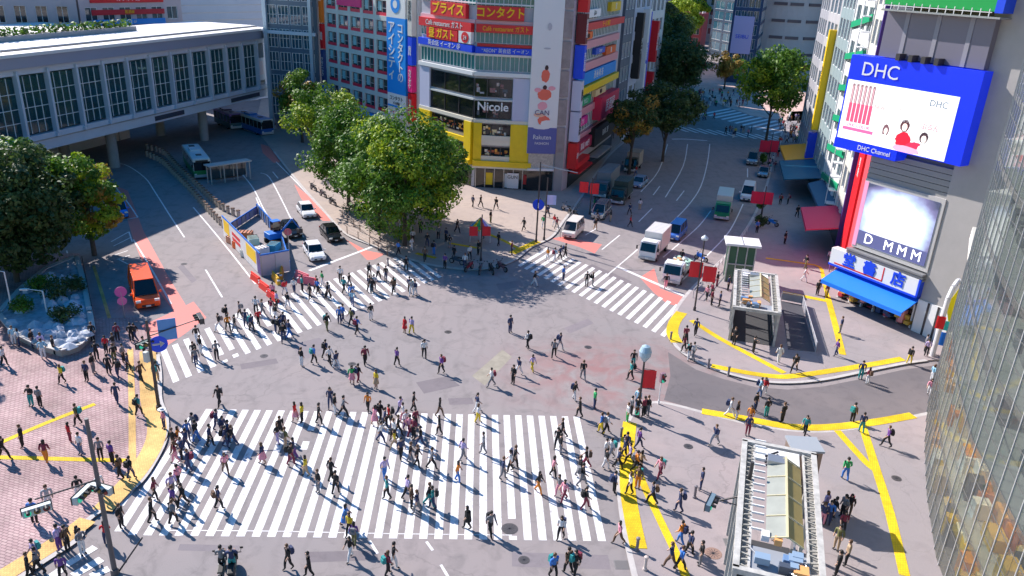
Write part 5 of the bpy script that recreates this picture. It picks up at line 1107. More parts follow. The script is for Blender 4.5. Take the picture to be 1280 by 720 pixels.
# guard rails
def fence(name,label,pts,h,mt,step=2.,rails=(1.,.55),group=None,postm=None,r=.035,panel=None):
    pts=[gz(*q) for q in pts]; t=thing(name,label,'fence',pts[0],group=group); P_=[]
    for a,b in zip(pts,pts[1:]):
        n=max(1,int((b-a).length/step)); P_+= [a.lerp(b,i/n) for i in range(n)]
    P_.append(pts[-1]); me=MB(); me.tube((0,0,0),(0,0,h),r*1.3,r*1.3,postm or mt,8); me=me.mesh('post')
    for q in P_[:100]: o=bpy.data.objects.new('post',me); col.objects.link(o); o.parent=t; o.location=q-pts[0]
    mb=MB()
    for k in rails: mb.path([q-pts[0]+UP*h*k*.98 for q in P_],r,mt,6)
    mb.build('rail',t,(0,0,0))
    if panel:
        mb=MB()
        for a,b in zip(P_,P_[1:]): a=a-pts[0];b=b-pts[0]; mb.add([a+UP*.15,b+UP*.15,b+UP*h*.9,a+UP*h*.9],[(0,1,2,3)],panel)
        mb.build('panel',t,(0,0,0))
    return t
brn=Mcol('6a5040')
fence('guard_rail','brown pipe guard rail round the tip of the tree bed',[(428,272),(450,290),(475,302),(498,313),(484,320),(462,306),(434,292)],1.0,brn)
fence('guard_rail','grey guard rail along the right road kerb past the signal post',[(866,372),(893,342),(916,315),(934,290)],1.0,M('rail_pale',(.5,.5,.5),.5),1.5)
fence('guard_rail','grey guard rail by the parked trucks on the centre pavement',[(700,297),(712,276),(726,256)],1.0,steel,1.5)
fence('guard_rail','dark rail row between the bus lane and the planter',[(104,330),(110,360),(116,392)],.9,dsteel,1.5)
# two rows of pale posts with dark caps along the curved median
def median(label,pts,seed):
    pp_=smooth([G(*q) for q in pts],8); t=thing('median_barrier',label,'barrier',pp_[0],group='median barriers'); d=0; me=MB(); me.box((0,0,.5),(.32,.32,.95),M('barrier_pale',(.42,.36,.3),.7,noise=.3,scale=3)); me.box((0,0,1.0),(.4,.4,.1),brn); me=me.mesh('barrier_block'); last=None
    mb=MB(); mb.path([q-pp_[0]+UP*.75 for q in pp_],.04,brn,5); mb.build('rail',t,(0,0,0)); mb=MB(); n=0
    for a,b in zip(pp_,pp_[1:]):
        L=(b-a).length; k=0
        while d<L and n<98:
            q=a.lerp(b,d/L); o=bpy.data.objects.new('barrier_block',me); col.objects.link(o); o.parent=t; o.location=q-pp_[0]; o.rotation_euler.z=math.atan2((b-a).y,(b-a).x); d+=1.25; n+=1
        d-=L
median('right hand row of pale barrier posts along the curved median',[(184,187),(205,194),(222,212),(240,229),(258,246),(276,262),(300,273)],1)
median('left hand row of pale barrier posts along the curved median',[(184,196),(203,205),(218,220),(236,238),(252,256),(266,272),(281,287)],2)
patch([(190,190),(212,202),(240,230),(262,250),(290,272),(318,280),(282,290),(262,270),(230,236),(200,202)],M('median_paving',(.3,.27,.25),.9,noise=.2,scale=1),.006,'median_island')
# ---------------------------------------------------------------- construction enclosure on the median
cpnt=[G(280,296),G(327,346),G(363,339),G(352,302),G(322,268)]
hw=M('hoarding_white',(.74,.74,.76),.5); hb=Mcol('1a70d0'); 
def hoard(label,a,b,h,mts,printed=None):
    t=thing('site_hoarding',label,'hoarding',a,group='construction hoardings'); f=Fac(tuple(a),tuple(b)); n=max(1,int(f.L/1.1)); 
    mb=MB()
    for k in range(n): f.box(mb,k*f.L/n+.02,(k+1)*f.L/n-.02,.08,h,-.03,.03,mts[k%len(mts)])
    f.box(mb,0,f.L,h-.1,h+.06,-.05,.05,hb); wb(mb,'panel',t); mb=MB()
    for k in range(n+1): f.box(mb,k*f.L/n-.03,k*f.L/n+.03,0,h,-.12,-.03,steel)
    wb(mb,'support_post',t)
    if printed:
        mb=MB()
        for (u0,u1,z0,z1,m_) in printed: f.box(mb,u0*f.L,u1*f.L,z0,z1,.032,.045,m_)
        wb(mb,'printed_stripe',t)
    return t,f
t,f=hoard('white site hoarding facing the left road with yellow blocks and red lettering',cpnt[0],cpnt[1],2.6,[hw],[(.04,.2,.9,2.4,yel),(.28,.5,1.5,1.9,red),(.28,.5,.9,1.3,red),(.66,.9,.9,2.3,yel),(.92,1,.1,2.5,Mcol('4a3880'))])
t,f=hoard('pale pink-grey site hoarding facing the zebra below the blue mesh',cpnt[1],cpnt[2],2.4,[M('hoarding_pinkish',(.55,.48,.55),.6),M('hoarding_pinkish2',(.6,.55,.6),.6)])
hoard('low blue mesh hoarding along the waiting car lane',cpnt[2],cpnt[3],1.1,[Mcol('5a98d8'),Mcol('8ab8e0')]); hoard('blue and grey hoarding at the back corner of the site',cpnt[3],cpnt[4],1.4,[Mcol('3a70b8'),Mcol('8890a8')]); hoard('violet-grey hoarding at the upper end of the site',cpnt[4],cpnt[0],1.1,[Mcol('a098c8'),Mcol('b8a8b8')])
c0=sum(cpnt,Vector())/5
ex=thing('excavator','small blue and dark excavator inside the fenced works site','excavator',c0+Vector((1.2,1.5,0)),R(40))
mb=MB()
for s in (-1,1): mb.box((0,s*.7,.3),(2.2,.4,.55),rubber)
mb.build('track',ex,(0,0,0),bevel=.1); mb=MB(); mb.box((-.3,0,1.0),(1.6,1.5,.7),hb); mb.build('body',ex,(0,0,0),bevel=.08); mb=MB(); mb.box((.2,.35,1.9),(.9,.8,1.2),glassd); mb.box((.2,.35,2.52),(1,.9,.08),hb); mb.build('cab',ex,(0,0,0)); mb=MB(); mb.tube((.5,-.3,1.2),(2.0,-.3,2.6),.12,.1,hb); mb.tube((2.0,-.3,2.6),(2.9,-.3,1.3),.1,.08,hb); mb.box((2.9,-.3,1.0),(.5,.6,.5),dsteel); mb.build('boom',ex,(0,0,0))
rnd=random.Random(6)
kinds=[('material_crate','crate',(1.0,.8,.6)),('pipe_bundle','pipes',(2.2,.6,.4)),('sand_bag','bag',(.8,.6,.5))]
for i,(dx,dy,c,l) in enumerate(((-2.2,-1,'f06820','orange crate in the middle of the works site'),(-3.4,.8,'e0a080','tan crate near the white hoarding in the works site'),(-.8,-3.0,'f0ece0','white crate beside the pale pink hoarding'),(.5,-2.6,'d8d8e0','pale crate at the zebra end of the works site'),(-2.6,2.6,'c07858','brown crate at the upper end of the works site'),(-1.2,.8,'b8d8d0','mint crate left of the excavator'),(1.6,-1.2,'3a98b8','teal crate by the car lane mesh'))):
    mb=MB(); mb.box((0,0,.45),(1.6,1.1,.8),Mcol(c,.6)); 
    for k in range(4): mb.box((-.6+k*.4,0,.88),(.1,1.14,.06),brn)
    mb.box((0,0,.03),(1.5,1.0,.06),brn); o=mb.build('material_crate',None,c0+Vector((dx,dy,0)),rnd.random()*3,bevel=.03); tag(o,l,'crate','site material crates')
for i,(x,y,m_,l) in enumerate(((320,352,'e02818','long red plastic barrier next to the zebra, nearest end of the works'),(331,363,'e83020','red plastic barrier continuing toward the left zebra'),(341,374,'d82828','last red plastic barrier touching the left zebra'),(352,345,'e8a020','yellow and black slanted barrier inside the small triangle'),(345,352,'e0b030','second yellow slanted barrier inside the small triangle'),(378,349,'e88890','pink and white striped barrier by the stop line'),(384,355,'e07080','pink barrier nearest to the stop line and zebra'))):
    p=G(x,y); mb=MB(); mb.box((0,0,.35),(2.3,.36,.7),Mcol(m_,.5),tap=.75); mb.box((0,0,.75),(2.1,.12,.16),Mcol(m_,.5)); mb.box((0,0,.5),(2.32,.3,.12),white,tap=.95)
    o=mb.build('road_barrier',None,p,R(-52 if i<3 else (40+i*20))); tag(o,l,'barrier','plastic barriers at the works')
p=G(364,320); t=pole_at('warning_sign','round warning sign post at the corner of the blue mesh hoarding','sign post',362,322,3.2,.05,steel); disc(t,(0,0,3),.4,Mcol('c05868'),hn(p))
# bus shelter
p=G(287,226); t=thing('bus_shelter','pale framed bus shelter next to the green and white bus','bus shelter',p,face(262,228,300,222))
for x in (-3,-1,1,3):
    for y in (-.6,.6): mb=MB(); mb.box((x,y,1.3),(.12,.12,2.6),M('shelter_frame',(.5,.48,.46),.5)); mb.build('post',t,(0,0,0))
mb=MB(); mb.box((0,0,2.68),(6.6,1.7,.16),M('shelter_roof',(.5,.46,.44),.6)); mb.build('roof',t,(0,0,0)); mb=MB(); mb.box((0,.6,1.3),(6,.04,1.8),glass); mb.build('panel',t,(0,0,0)); mb=MB(); mb.box((0,.2,.45),(4,.4,.08),brn); mb.build('seat',t,(0,0,0))
# pink flower-shaped sign beside orange minibus
t=pole_at('round_sign_post','pink round bus stop sign on a post left of the orange minibus','bus stop sign',156,398,2.6,.05,steel); disc(t,(0,0,2.6),.5,Mcol('d060a8'),hn(G(150,372))); disc(t,(0,0,1.7),.4,Mcol('e878b0'),hn(G(150,372)))
# rainbow inflatable / tall coloured figure at the centre tip and yellow banner by the bookstore
p=gz(600,303); t=thing('event_tent','small striped rainbow tent behind the red banner pair','tent',p); mb=MB(); cols_=[Mcol('30a8e0'),yel,Mcol('30b060'),Mcol('e05030'),Mcol('a088d0'),white]
for k in range(12): 
    a0,a1=k*math.pi/6,(k+1)*math.pi/6; mb.add([(math.cos(a0)*1.3,math.sin(a0)*1.3,2.0),(math.cos(a1)*1.3,math.sin(a1)*1.3,2.0),(0,0,3.2)],[(0,1,2)],cols_[k%6])
mb.build('canopy',t,(0,0,0))
for k in range(4): mb=MB(); mb.tube((math.cos(k*1.57)*1.2,math.sin(k*1.57)*1.2,0),(math.cos(k*1.57)*1.2,math.sin(k*1.57)*1.2,2.05),.03,.03,white); mb.build('pole',t,(0,0,0))
p=gz(1165,445); t=thing('vertical_banner','tall yellow diamond banner on a curved white post beside the glass building','banner',p)
mb=MB(); mb.path([(0,0,0),(0,0,4),(.1,.1,5.6),(.5,.4,6.6),(1.1,.9,7.0),(1.6,1.3,6.7)],.22,Mcol('d8d8dc'),10); mb.build('post',t,(0,0,0)); nr=hn(p); s=nr.cross(UP)*-1; mb=MB(); c=Vector((1.2,.6,4.6)); mb.add([c-UP*1.9,c+s*.65,c+UP*1.9,c-s*.65,c-UP*1.9+nr*.06,c+s*.65+nr*.06,c+UP*1.9+nr*.06,c-s*.65+nr*.06],[(0,1,2,3),(7,6,5,4),(0,4,5,1),(1,5,6,2),(2,6,7,3),(3,7,4,0)],Mcol('f8e800')); mb.build('banner',t,(0,0,0))
banner(t,(-.2,-.2,3.4),.7,1.2,red,nr,'red_flag'); banner(t,(.6,.3,2.9),.7,.9,Mcol('30c8c8'),nr,'cyan_flag'); banner(t,(1.2,.6,1.4),1.0,1.3,Mcol('0a78e8'),nr,'blue_flag')
p=gz(1152,425); t=thing('sign_tower','dark blue printed advertising column at the right end of the bookstore','advertising column',p+Vector((1.5,1.5,0)),R(-60)); mb=MB(); mb.box((0,0,2.6),(1.6,.5,5.2),Mcol('1a2a98')); mb.build('body',t,(0,0,0)); mb=MB(); mb.box((0,-.26,3.6),(1.3,.03,1.6),Mcol('3a58c8')); mb.box((0,-.26,1.4),(1.3,.03,1.2),Mcol('b0b8e0')); mb.build('poster',t,(0,0,0))
# ---------------------------------------------------------------- subway entrances
wf=M('entrance_white_frame',(.5,.485,.46),.5,noise=.25,scale=2); lat=M('lattice_pale',(.4,.38,.33),.5,noise=.3,scale=3); sk=M('skylight_milky',(.33,.34,.3),.35,noise=.12,scale=1); amb=M('skylight_amber',(.42,.32,.12),.35,noise=.1,scale=1); cream=M('skylight_cream',(.66,.58,.36),.4)
def entrance(name,label,c,rz,L,W,h,far=True,big=True):
    t=thing(name,label,'station entrance',c,rz); mb=MB()
    # y is length (towards far end), x width
    for s in (-1,1):
        mb.box((s*W/2,0,h),(.28,L,.28),wf); mb.box((s*(W/2-.55),0,h-.05),(.12,L,.16),wf)
        for k in range(5): mb.box((s*W/2,-L/2+.2+k*(L-.4)/4,h/2),(.2,.2,h),wf)
    mb.box((0,L/2,h),(W+.28,.28,.28),wf); mb.box((0,-L/2,h),(W+.28,.28,.28),wf); mb.build('frame',t,(0,0,0))
    mb=MB()
    for s in (-1,1):
        for k in range(int(L/.42)): 
            y=-L/2+.3+k*.42; mb.box((s*(W/2-.28),y,h+.05),(.5,.07,.07),lat,R(18 if k%2 else -18))
        mb.box((s*(W/2-.28),0,h-.12),(.42,L-.3,.05),M('gutter_grey',(.28,.27,.25),.7,noise=.3,scale=3))
    for k in range(int(L*.55/.4)): mb.box((-W*.27,-L*.22+k*.62,h+.12),(W*.16,.07,.1),white); 
    mb.build('lattice',t,(0,0,0))
    mb=MB(); n=4
    for k in range(n):
        y0=-L*.28+k*L*.62/n; y1=y0+L*.62/n-.12
        mb.add([(-W*.17,y0,h+.25),(W*.08,y0,h+.55),(W*.08,y1,h+.55),(-W*.17,y1,h+.25)],[(0,1,2,3)],sk)
        mb.add([(W*.08,y0,h+.55),(W*.3,y0,h+.1),(W*.3,y1,h+.1),(W*.08,y1,h+.55)],[(0,1,2,3)],amb)
    mb.build('skylight',t,(0,0,0)); mb=MB()
    mb.box((W*.08,L*.03,h+.56),(.1,L*.64,.1),cream)
    for k in range(n+1): mb.tube((-W*.17,-L*.28-.06+k*L*.62/n,h+.26),(W*.08,-L*.28-.06+k*L*.62/n,h+.57),.04,.04,cream,5); mb.tube((W*.08,-L*.28-.06+k*L*.62/n,h+.57),(W*.3,-L*.28-.06+k*L*.62/n,h+.12),.04,.04,cream,5)
    mb.build('skylight_frame',t,(0,0,0))
    mb=MB(); mb.box((-W*.02,L*.41,h+.02),(W*.62,L*.12,.12),white); mb.box((0,-L*.4,h-.1),(W*.7,L*.16,.1),M('deck_slate',(.3,.32,.36),.6)); mb.build('roof_slab',t,(0,0,0))
    rnd=random.Random(len(label))
    for k in range(9):
        mb=MB(); y=-L*.46+rnd.random()*L*.2; x=rnd.uniform(-W*.3,W*.25); mb.box((x,y,h+.25),(rnd.uniform(.3,.7),rnd.uniform(.3,.6),rnd.uniform(.25,.5)),rnd.choice([Mcol('8aa0b8'),Mcol('e8a868'),Mcol('d8d8dc'),Mcol('485060'),Mcol('6a88b0')]))
        mb.tube((x,y,h+.2),(x+rnd.uniform(-1,1),y+rnd.uniform(-.6,.6),h+.3),.05,.05,steel,6); mb.build('roof_unit',t,(0,0,0))
    for k in range(4):
        mb=MB(); mb.tube((-W*.2,L*.3+k*.3,h+.1),(-W*.02,L*.33+k*.3,h+.35),.06,.06,dsteel,6); mb.build('roof_pipe',t,(0,0,0))
    mb=MB(); mb.box((-W*.05,L*.32,h+.3),(.9,.7,.5),steel); mb.build('roof_unit',t,(0,0,0))
    mb=MB()
    for s in (-1,1): mb.box((s*(W/2-.12),0,.55),(.08,L-.5,1.0),glass); mb.box((s*(W/2-.12),0,1.1),(.12,L-.5,.08),steel)
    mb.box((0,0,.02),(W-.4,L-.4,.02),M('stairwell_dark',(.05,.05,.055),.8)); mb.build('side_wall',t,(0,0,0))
    return t
c=(gz(935,700)+gz(1022,705))/2+Vector((.2,1.6,0))
e_h=6.4
A_=G(925,562,e_h); B_=G(1000,570,e_h); C_=G(912,722,e_h); D_=G(1032,722,e_h)
cen=(A_+B_+C_+D_)/4+Vector((.25,0,0)); cen.z=.13
t=entrance('subway_entrance','large white framed subway entrance with amber skylight roof, nearest the camera','',R(4),9.0,(D_-C_).length,e_h) if 0 else entrance('subway_entrance','large white framed subway entrance with amber skylight roof at lower right',cen,math.atan2((A_-C_).y,(A_-C_).x)-R(90),(A_-C_).length*1.02,(D_-C_).length*.85,e_h)
# lift tower with bronze cladding behind the large entrance
p=gz(990,607); mb=MB(); t=thing('lift_tower','bronze grey lift tower at the back of the large subway entrance','lift tower',G(990,628,.13),R(-4)); mb.box((0,0,2.15),(1.8,1.5,4.3),M('bronze_panel',(.33,.25,.2),.3,.5,noise=.15,scale=1)); mb.build('wall',t,(0,0,0)); mb=MB(); mb.box((0,0,4.36),(1.95,1.65,.14),M('lift_roof',(.33,.36,.4),.5)); mb.build('roof',t,(0,0,0)); mb=MB()
for k in range(3): mb.box((-.6+k*.6,-.77,2.1),(.05,.04,4.1),dsteel)
mb.box((0,-.78,1.2),(1.2,.05,2.2),glassd); mb.build('door',t,(0,0,0))
A_=G(920,340,3.3); B_=G(967,346,3.3); C_=G(918,384,3.3); D_=G(977,396,3.3)
cen=(A_+B_+C_+D_)/4; cen.z=.13
entrance('subway_entrance','smaller subway entrance with cream roof beside the white canopied kiosk',cen,math.atan2((A_-C_).y,(A_-C_).x)-R(90),(A_-C_).length*1.05,(D_-C_).length*.95,3.3)
# white canopied kiosk (lift)
cen=(G(910,298,4.4)+G(947,309,4.4))/2; cen.z=.13
t=thing('lift_kiosk','glass walled kiosk with flat white canopy on the right pavement','kiosk',cen,R(-12)); mb=MB(); mb.box((0,0,4.35),(3.7,2.8,.26),M('canopy_white',(.8,.8,.8),.4)); mb.box((0,0,4.5),(.1,2.8,.06),steel); mb.build('canopy',t,(0,0,0),bevel=.05); mb=MB(); mb.box((0,0,2.1),(2.7,1.9,4.1),M('green_glass',(.08,.16,.1),.08)); mb.build('glass_wall',t,(0,0,0)); mb=MB()
for x in (-1.38,-.5,.5,1.38):
    for y in (-1.0,1.0): mb.box((x,y,2.1),(.12,.12,4.2),wf)
mb.box((0,-1.04,2.1),(2.7,.1,.12),wf); mb.build('frame',t,(0,0,0))
# dark ramp / stair opening beside it
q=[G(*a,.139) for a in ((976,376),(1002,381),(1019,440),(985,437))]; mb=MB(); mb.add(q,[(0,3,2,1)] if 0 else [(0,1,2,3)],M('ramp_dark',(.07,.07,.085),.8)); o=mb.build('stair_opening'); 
if o.data.polygons[0].normal.z<0: o.data.flip_normals()
tag(o,kind='structure')
f_=fence('stair_parapet','low grey parapet around the dark stair opening on the right pavement',[(976,376),(1002,381),(1019,440)],1.0,M('parapet_grey',(.4,.4,.44),.6),1.2,(1.,),panel=M('parapet_panel',(.3,.3,.34),.6))
# pole bottom right with signal arm
x,y=914,718; t=pole_at('signal_pole','dark signal pole overlapping the large subway entrance, arm to the left','signal pole',x,y,hz(x,y,938,577),.14); p=t.location.copy(); q=at_h(p,888,628); arm(t,(0,0,q.z+1.0),(q.x,q.y,q.z),.06); signal(t,tuple(q),R(60),mt=Mcol('6a8090')); arm(t,(0,0,q.z+.2),(q.x*.9,q.y*.9,q.z+.3),.03)
# plaza fittings: small items
p=G(10,540,.13); 
# ---------------------------------------------------------------- people
skinm=M('skin',(.55,.34,.25),.6); shoem=M('shoes',(.03,.03,.035),.6); hair_b=M('hair_dark',(.018,.014,.013),.6); hair_l=M('hair_brown',(.12,.06,.03),.6)
CL={'k':('black',(.015,.015,.018)),'n':('navy',(.03,.045,.12)),'w':('white',(.72,.72,.74)),'g':('grey',(.2,.2,.22)),'r':('red',(.62,.02,.03)),'b':('blue',(.05,.2,.6)),'c':('pale blue',(.3,.55,.72)),'t':('teal',(.03,.3,.3)),'y':('yellow',(.75,.55,.03)),'o':('orange',(.75,.25,.03)),'p':('pink',(.75,.3,.38)),'m':('maroon',(.22,.03,.06)),'l':('lilac',(.5,.4,.65)),'e':('green',(.03,.38,.12)),'a':('tan',(.45,.32,.2)),'d':('denim',(.09,.15,.3)),'h':('brown',(.14,.08,.05)),'u':('purple',(.16,.06,.28)),'s':('silver grey',(.4,.4,.43)),'v':('olive',(.16,.16,.06))}
CM={k:M('cloth_'+v[0].replace(' ','_'),v[1],.8,noise=.12,scale=8) for k,v in CL.items()}
def body(pose,fem,coat=False):
    # skeleton, front is +X, height 1.7
    st=pose.startswith('walk'); ph={'walkA':1,'walkB':-1,'walkC':.55,'walkD':-.6}.get(pose,0); sw=.92 if fem else 1.
    V=[];Rr=[];E=[];Lb=[]
    def n(p,r,parent=None,lab='top'):
        V.append(p);Rr.append(r);Lb.append(lab)
        if parent is not None: E.append((parent,len(V)-1))
        return len(V)-1
    lean=.03 if st else 0
    pel=n((0,0,.93),(.155,.125),None,'bot'); ab=n((.0+lean*.4,0,1.07),(.145,.12),pel); ch=n((lean,0,1.27),(.175*sw,.135),ab); sh=n((lean,0,1.40),(.125*sw,.1),ch); nk=n((lean+.01,0,1.475),(.052,.052),sh,'skin'); h1=n((lean+.025,0,1.56),(.076,.085),nk,'skin'); h2=n((lean+.03,0,1.65),(.07,.08),h1,'skin'); nose=n((lean+.115,0,1.575),(.022,.022),h1,'skin')
    for s in (-1,1):
        f=ph*s; hip=n((0,s*.09,.88),(.108,.1),pel,'bot')
        kx=f*.16 if st else 0; fx=f*.29 if st else 0.
        kn=n((kx+(.05 if st else 0.02),s*.1,.5),(.078,.076),hip,'bot'); an=n((fx-(.04 if st and f<0 else 0),s*.1,.1+(.06 if st and f<0 else 0)),(.054,.052),kn,'bot')
        to=n((fx+.15,s*.11,.04+(.02 if st and f<0 else 0)),(.036,.04),an,'shoe')
        a=n((lean,s*.195*sw,1.36),(.072,.07),sh)
        if pose=='phone' : el=n((.06,s*.26,1.12),(.047,.047),a); ha=n((.28,s*.14,1.2),(.036,.036),el,'skin'); fi=n((.34,s*.12,1.24),(.03,.02),ha,'skin')
        elif pose=='photo': el=n((.2,s*.26,1.3),(.047,.047),a); ha=n((.34,s*.1,1.5),(.036,.036),el,'skin'); fi=n((.38,s*.08,1.56),(.03,.02),ha,'skin')
        else:
            g=-f*.34; el=n((lean-.03+g*.2,s*.235,1.11),(.056,.056),a); ha=n((lean+.07+g*.5,s*.225,.9+abs(g)*.08),(.042,.042),el,'skin'); fi=n((lean+.11+g*.58,s*.215,.81+abs(g)*.08),(.028,.034),ha,'skin')
    me=bpy.data.meshes.new('tmp'); me.from_pydata(V,E,[]); o=bpy.data.objects.new('tmp',me); col.objects.link(o)
    md=o.modifiers.new('s','SKIN'); 
    for i,d in enumerate(me.skin_vertices[0].data): d.radius=(Rr[i][0],Rr[i][1]); d.use_root=(i==0)
    md.use_smooth_shade=True; md.branch_smoothing=.6
    ss=o.modifiers.new('u','SUBSURF'); ss.levels=1; ss.render_levels=1
    dg=bpy.context.evaluated_depsgraph_get(); dg.update(); m2=bpy.data.meshes.new_from_object(o.evaluated_get(dg)); bpy.data.objects.remove(o); m2.name='person'
    for mt in (skinm,CM['k'],CM['n'],shoem): m2.materials.append(mt)
    idx={'skin':0,'top':1,'bot':2,'shoe':3}; VV=[Vector(v) for v in V]
    for pl_ in m2.polygons:
        c=pl_.center; best=9;lb='top'
        for a,b in E:
            A,B=VV[a],VV[b]; t=max(0,min(1,(c-A).dot(B-A)/(B-A).length_squared)); d=(c-A.lerp(B,t)).length
            if d<best: best=d; lb=Lb[b] if t>.35 else Lb[a]
        if c.z<.12: lb='shoe'
        if lb=='skin' and c.z<1.0: lb='skin'
        if coat and lb=='bot' and c.z>.75: lb='top'
        pl_.material_index=idx[lb]
    m2.polygons.foreach_set('use_smooth',[True]*len(m2.polygons))
    return m2
POSES=['walkA','walkB','walkC','walkD','stand','phone','photo']
BM={(p,f):body(p,f) for p in POSES for f in (0,1)}
def hairmesh(long):
    mb=MB(); n=10; prof=[(.0,.112),(.06,.1),(.096,.05),(.104,0),(.1,-.05)]+([(.1,-.16),(.085,-.24)] if long else [(.08,-.08)])
    vs=[];fs=[]
    for r,z in prof:
        for i in range(n):
            a=2*math.pi*i/n; x=math.cos(a)*r; 
            if x>.045 and z<.045: x=.045
            vs.append((x-.012,math.sin(a)*r*.92,z))
    for k in range(len(prof)-1):
        for i in range(n): fs.append(((k+1)*n+i,(k+1)*n+(i+1)%n,k*n+(i+1)%n,k*n+i))
    mb.add(vs,fs,hair_b); m_=mb.mesh('hair'); m_.polygons.foreach_set('use_smooth',[True]*len(m_.polygons)); return m_
HM={0:hairmesh(0),1:hairmesh(1)}
mb=MB(); mb.box((0,0,0),(.17,.3,.42),CM['k'],tap=.85); mb.box((-.1,0,-.06),(.05,.22,.22),CM['k']); BPM=mb.mesh('backpack')
mb=MB(); mb.lathe([(.13,1.05),(.16,.93),(.2,.75),(.25,.5)],CM['k'],14); mb.lathe([(.24,.5),(.14,.8)],CM['k'],14); SKM=mb.mesh('skirt')
mb=MB(); mb.lathe([(.17,1.3),(.175,1.1),(.19,.9),(.22,.62)],CM['k'],14); COM=mb.mesh('coat')
mb=MB(); mb.lathe([(.13,0),(.26,-.02),(.27,.015),(.13,.03),(.11,.12),(0,.14)],CM['w'],12); HATM=mb.mesh('hat')
DR={'e':0,'ne':45,'n':90,'nw':135,'w':180,'sw':225,'s':270,'se':315}
ORD=['first','second','third','fourth','fifth','sixth','seventh','eighth','ninth','tenth','eleventh','twelfth','thirteenth','fourteenth','fifteenth','sixteenth','seventeenth','eighteenth','nineteenth','twentieth','twenty-first','twenty-second','twenty-third','twenty-fourth','twenty-fifth','twenty-sixth','twenty-seventh','twenty-eighth','twenty-ninth','thirtieth','thirty-first','thirty-second','thirty-third','thirty-fourth','thirty-fifth','thirty-sixth','thirty-seventh','thirty-eighth']
prnd=random.Random(21); PEOPLE=[]
LM=[((803,500),'the red-banner lamp post'),((637,661),'the round manhole on the zebra'),((891,694),'the brown manhole cover'),((197,500),'the blue-arrow signal pole'),((144,700),'the bottom left signal pole'),((90,420),'the stone planter'),((180,395),'the orange minibus'),((600,326),'the red banner pair'),((910,570),'the large subway entrance'),((1030,600),'the right side of the large entrance'),((900,400),'the smaller subway entrance'),((1100,400),'the bookstore'),((1165,450),'the yellow diamond banner'),((60,530),'the slanting yellow strip'),((80,578),'the straight yellow strip'),((165,560),'the broad orange strip'),((870,390),'the flatbed truck'),((980,480),'the tip of the yellow kerb strips'),((1060,540),'the yellow Y junction'),((1120,450),'the right end of upper yellow strip'),((785,600),'the wide yellow strip'),((830,660),'the narrow slanting yellow strip'),((715,290),'the cream van'),((500,310),'the railed tree bed'),((1020,300),'the red awning'),((1000,250),'the green awning'),((560,345),'the tree shade edge'),((700,430),'the open centre of the crossing'),((450,430),'the open left centre of the crossing'),((330,365),'the red works barriers'),((750,360),'the right zebra middle')]
def where(x,y,p):
    if W0.y-.5<=p.y<=W1.y+.5 and -22<p.x<12:
        k=max(0,min(33,round((p.x-W0.x)/PIT)+25)); v=(p.y-W0.y)/(W1.y-W0.y); return 'on %s stripe from left of the wide zebra, %s'%(ORD[k],'near edge' if v<.33 else 'middle' if v<.67 else 'far edge')
    q=Vector((p.x-LA[0],p.y-LA[1])); e=Vector(LE); 
    s=Vector((-e.y,e.x)); u=q.dot(e)+q.dot(s)*.0; v=q.dot(s)
    if -1<v<8.2 and -1<u<31: return 'on left zebra about stripe %d from plaza, %s side'%(max(1,int(u/1.085)+1),'near' if v<3.6 else 'far')
    q=Vector((p.x-RA[0],p.y-RA[1])); e=Vector(RE); s=Vector((e.y,-e.x)); u=q.dot(e); v=q.dot(s)
    if -.6<v<7.8 and -1<u<22: return 'on the right zebra about stripe %d from its right end'%max(1,int(u/1.12)+1)
    b=min(LM,key=lambda l:(l[0][0]-x)**2+((l[0][1]-y)*1.4)**2); dx=x-b[0][0]; dy=y-b[0][1]
    rel=('right of' if dx>0 else 'left of') if abs(dx)>abs(dy)*1.3 else ('below' if dy>0 else 'above')
    return rel+' '+b[1]
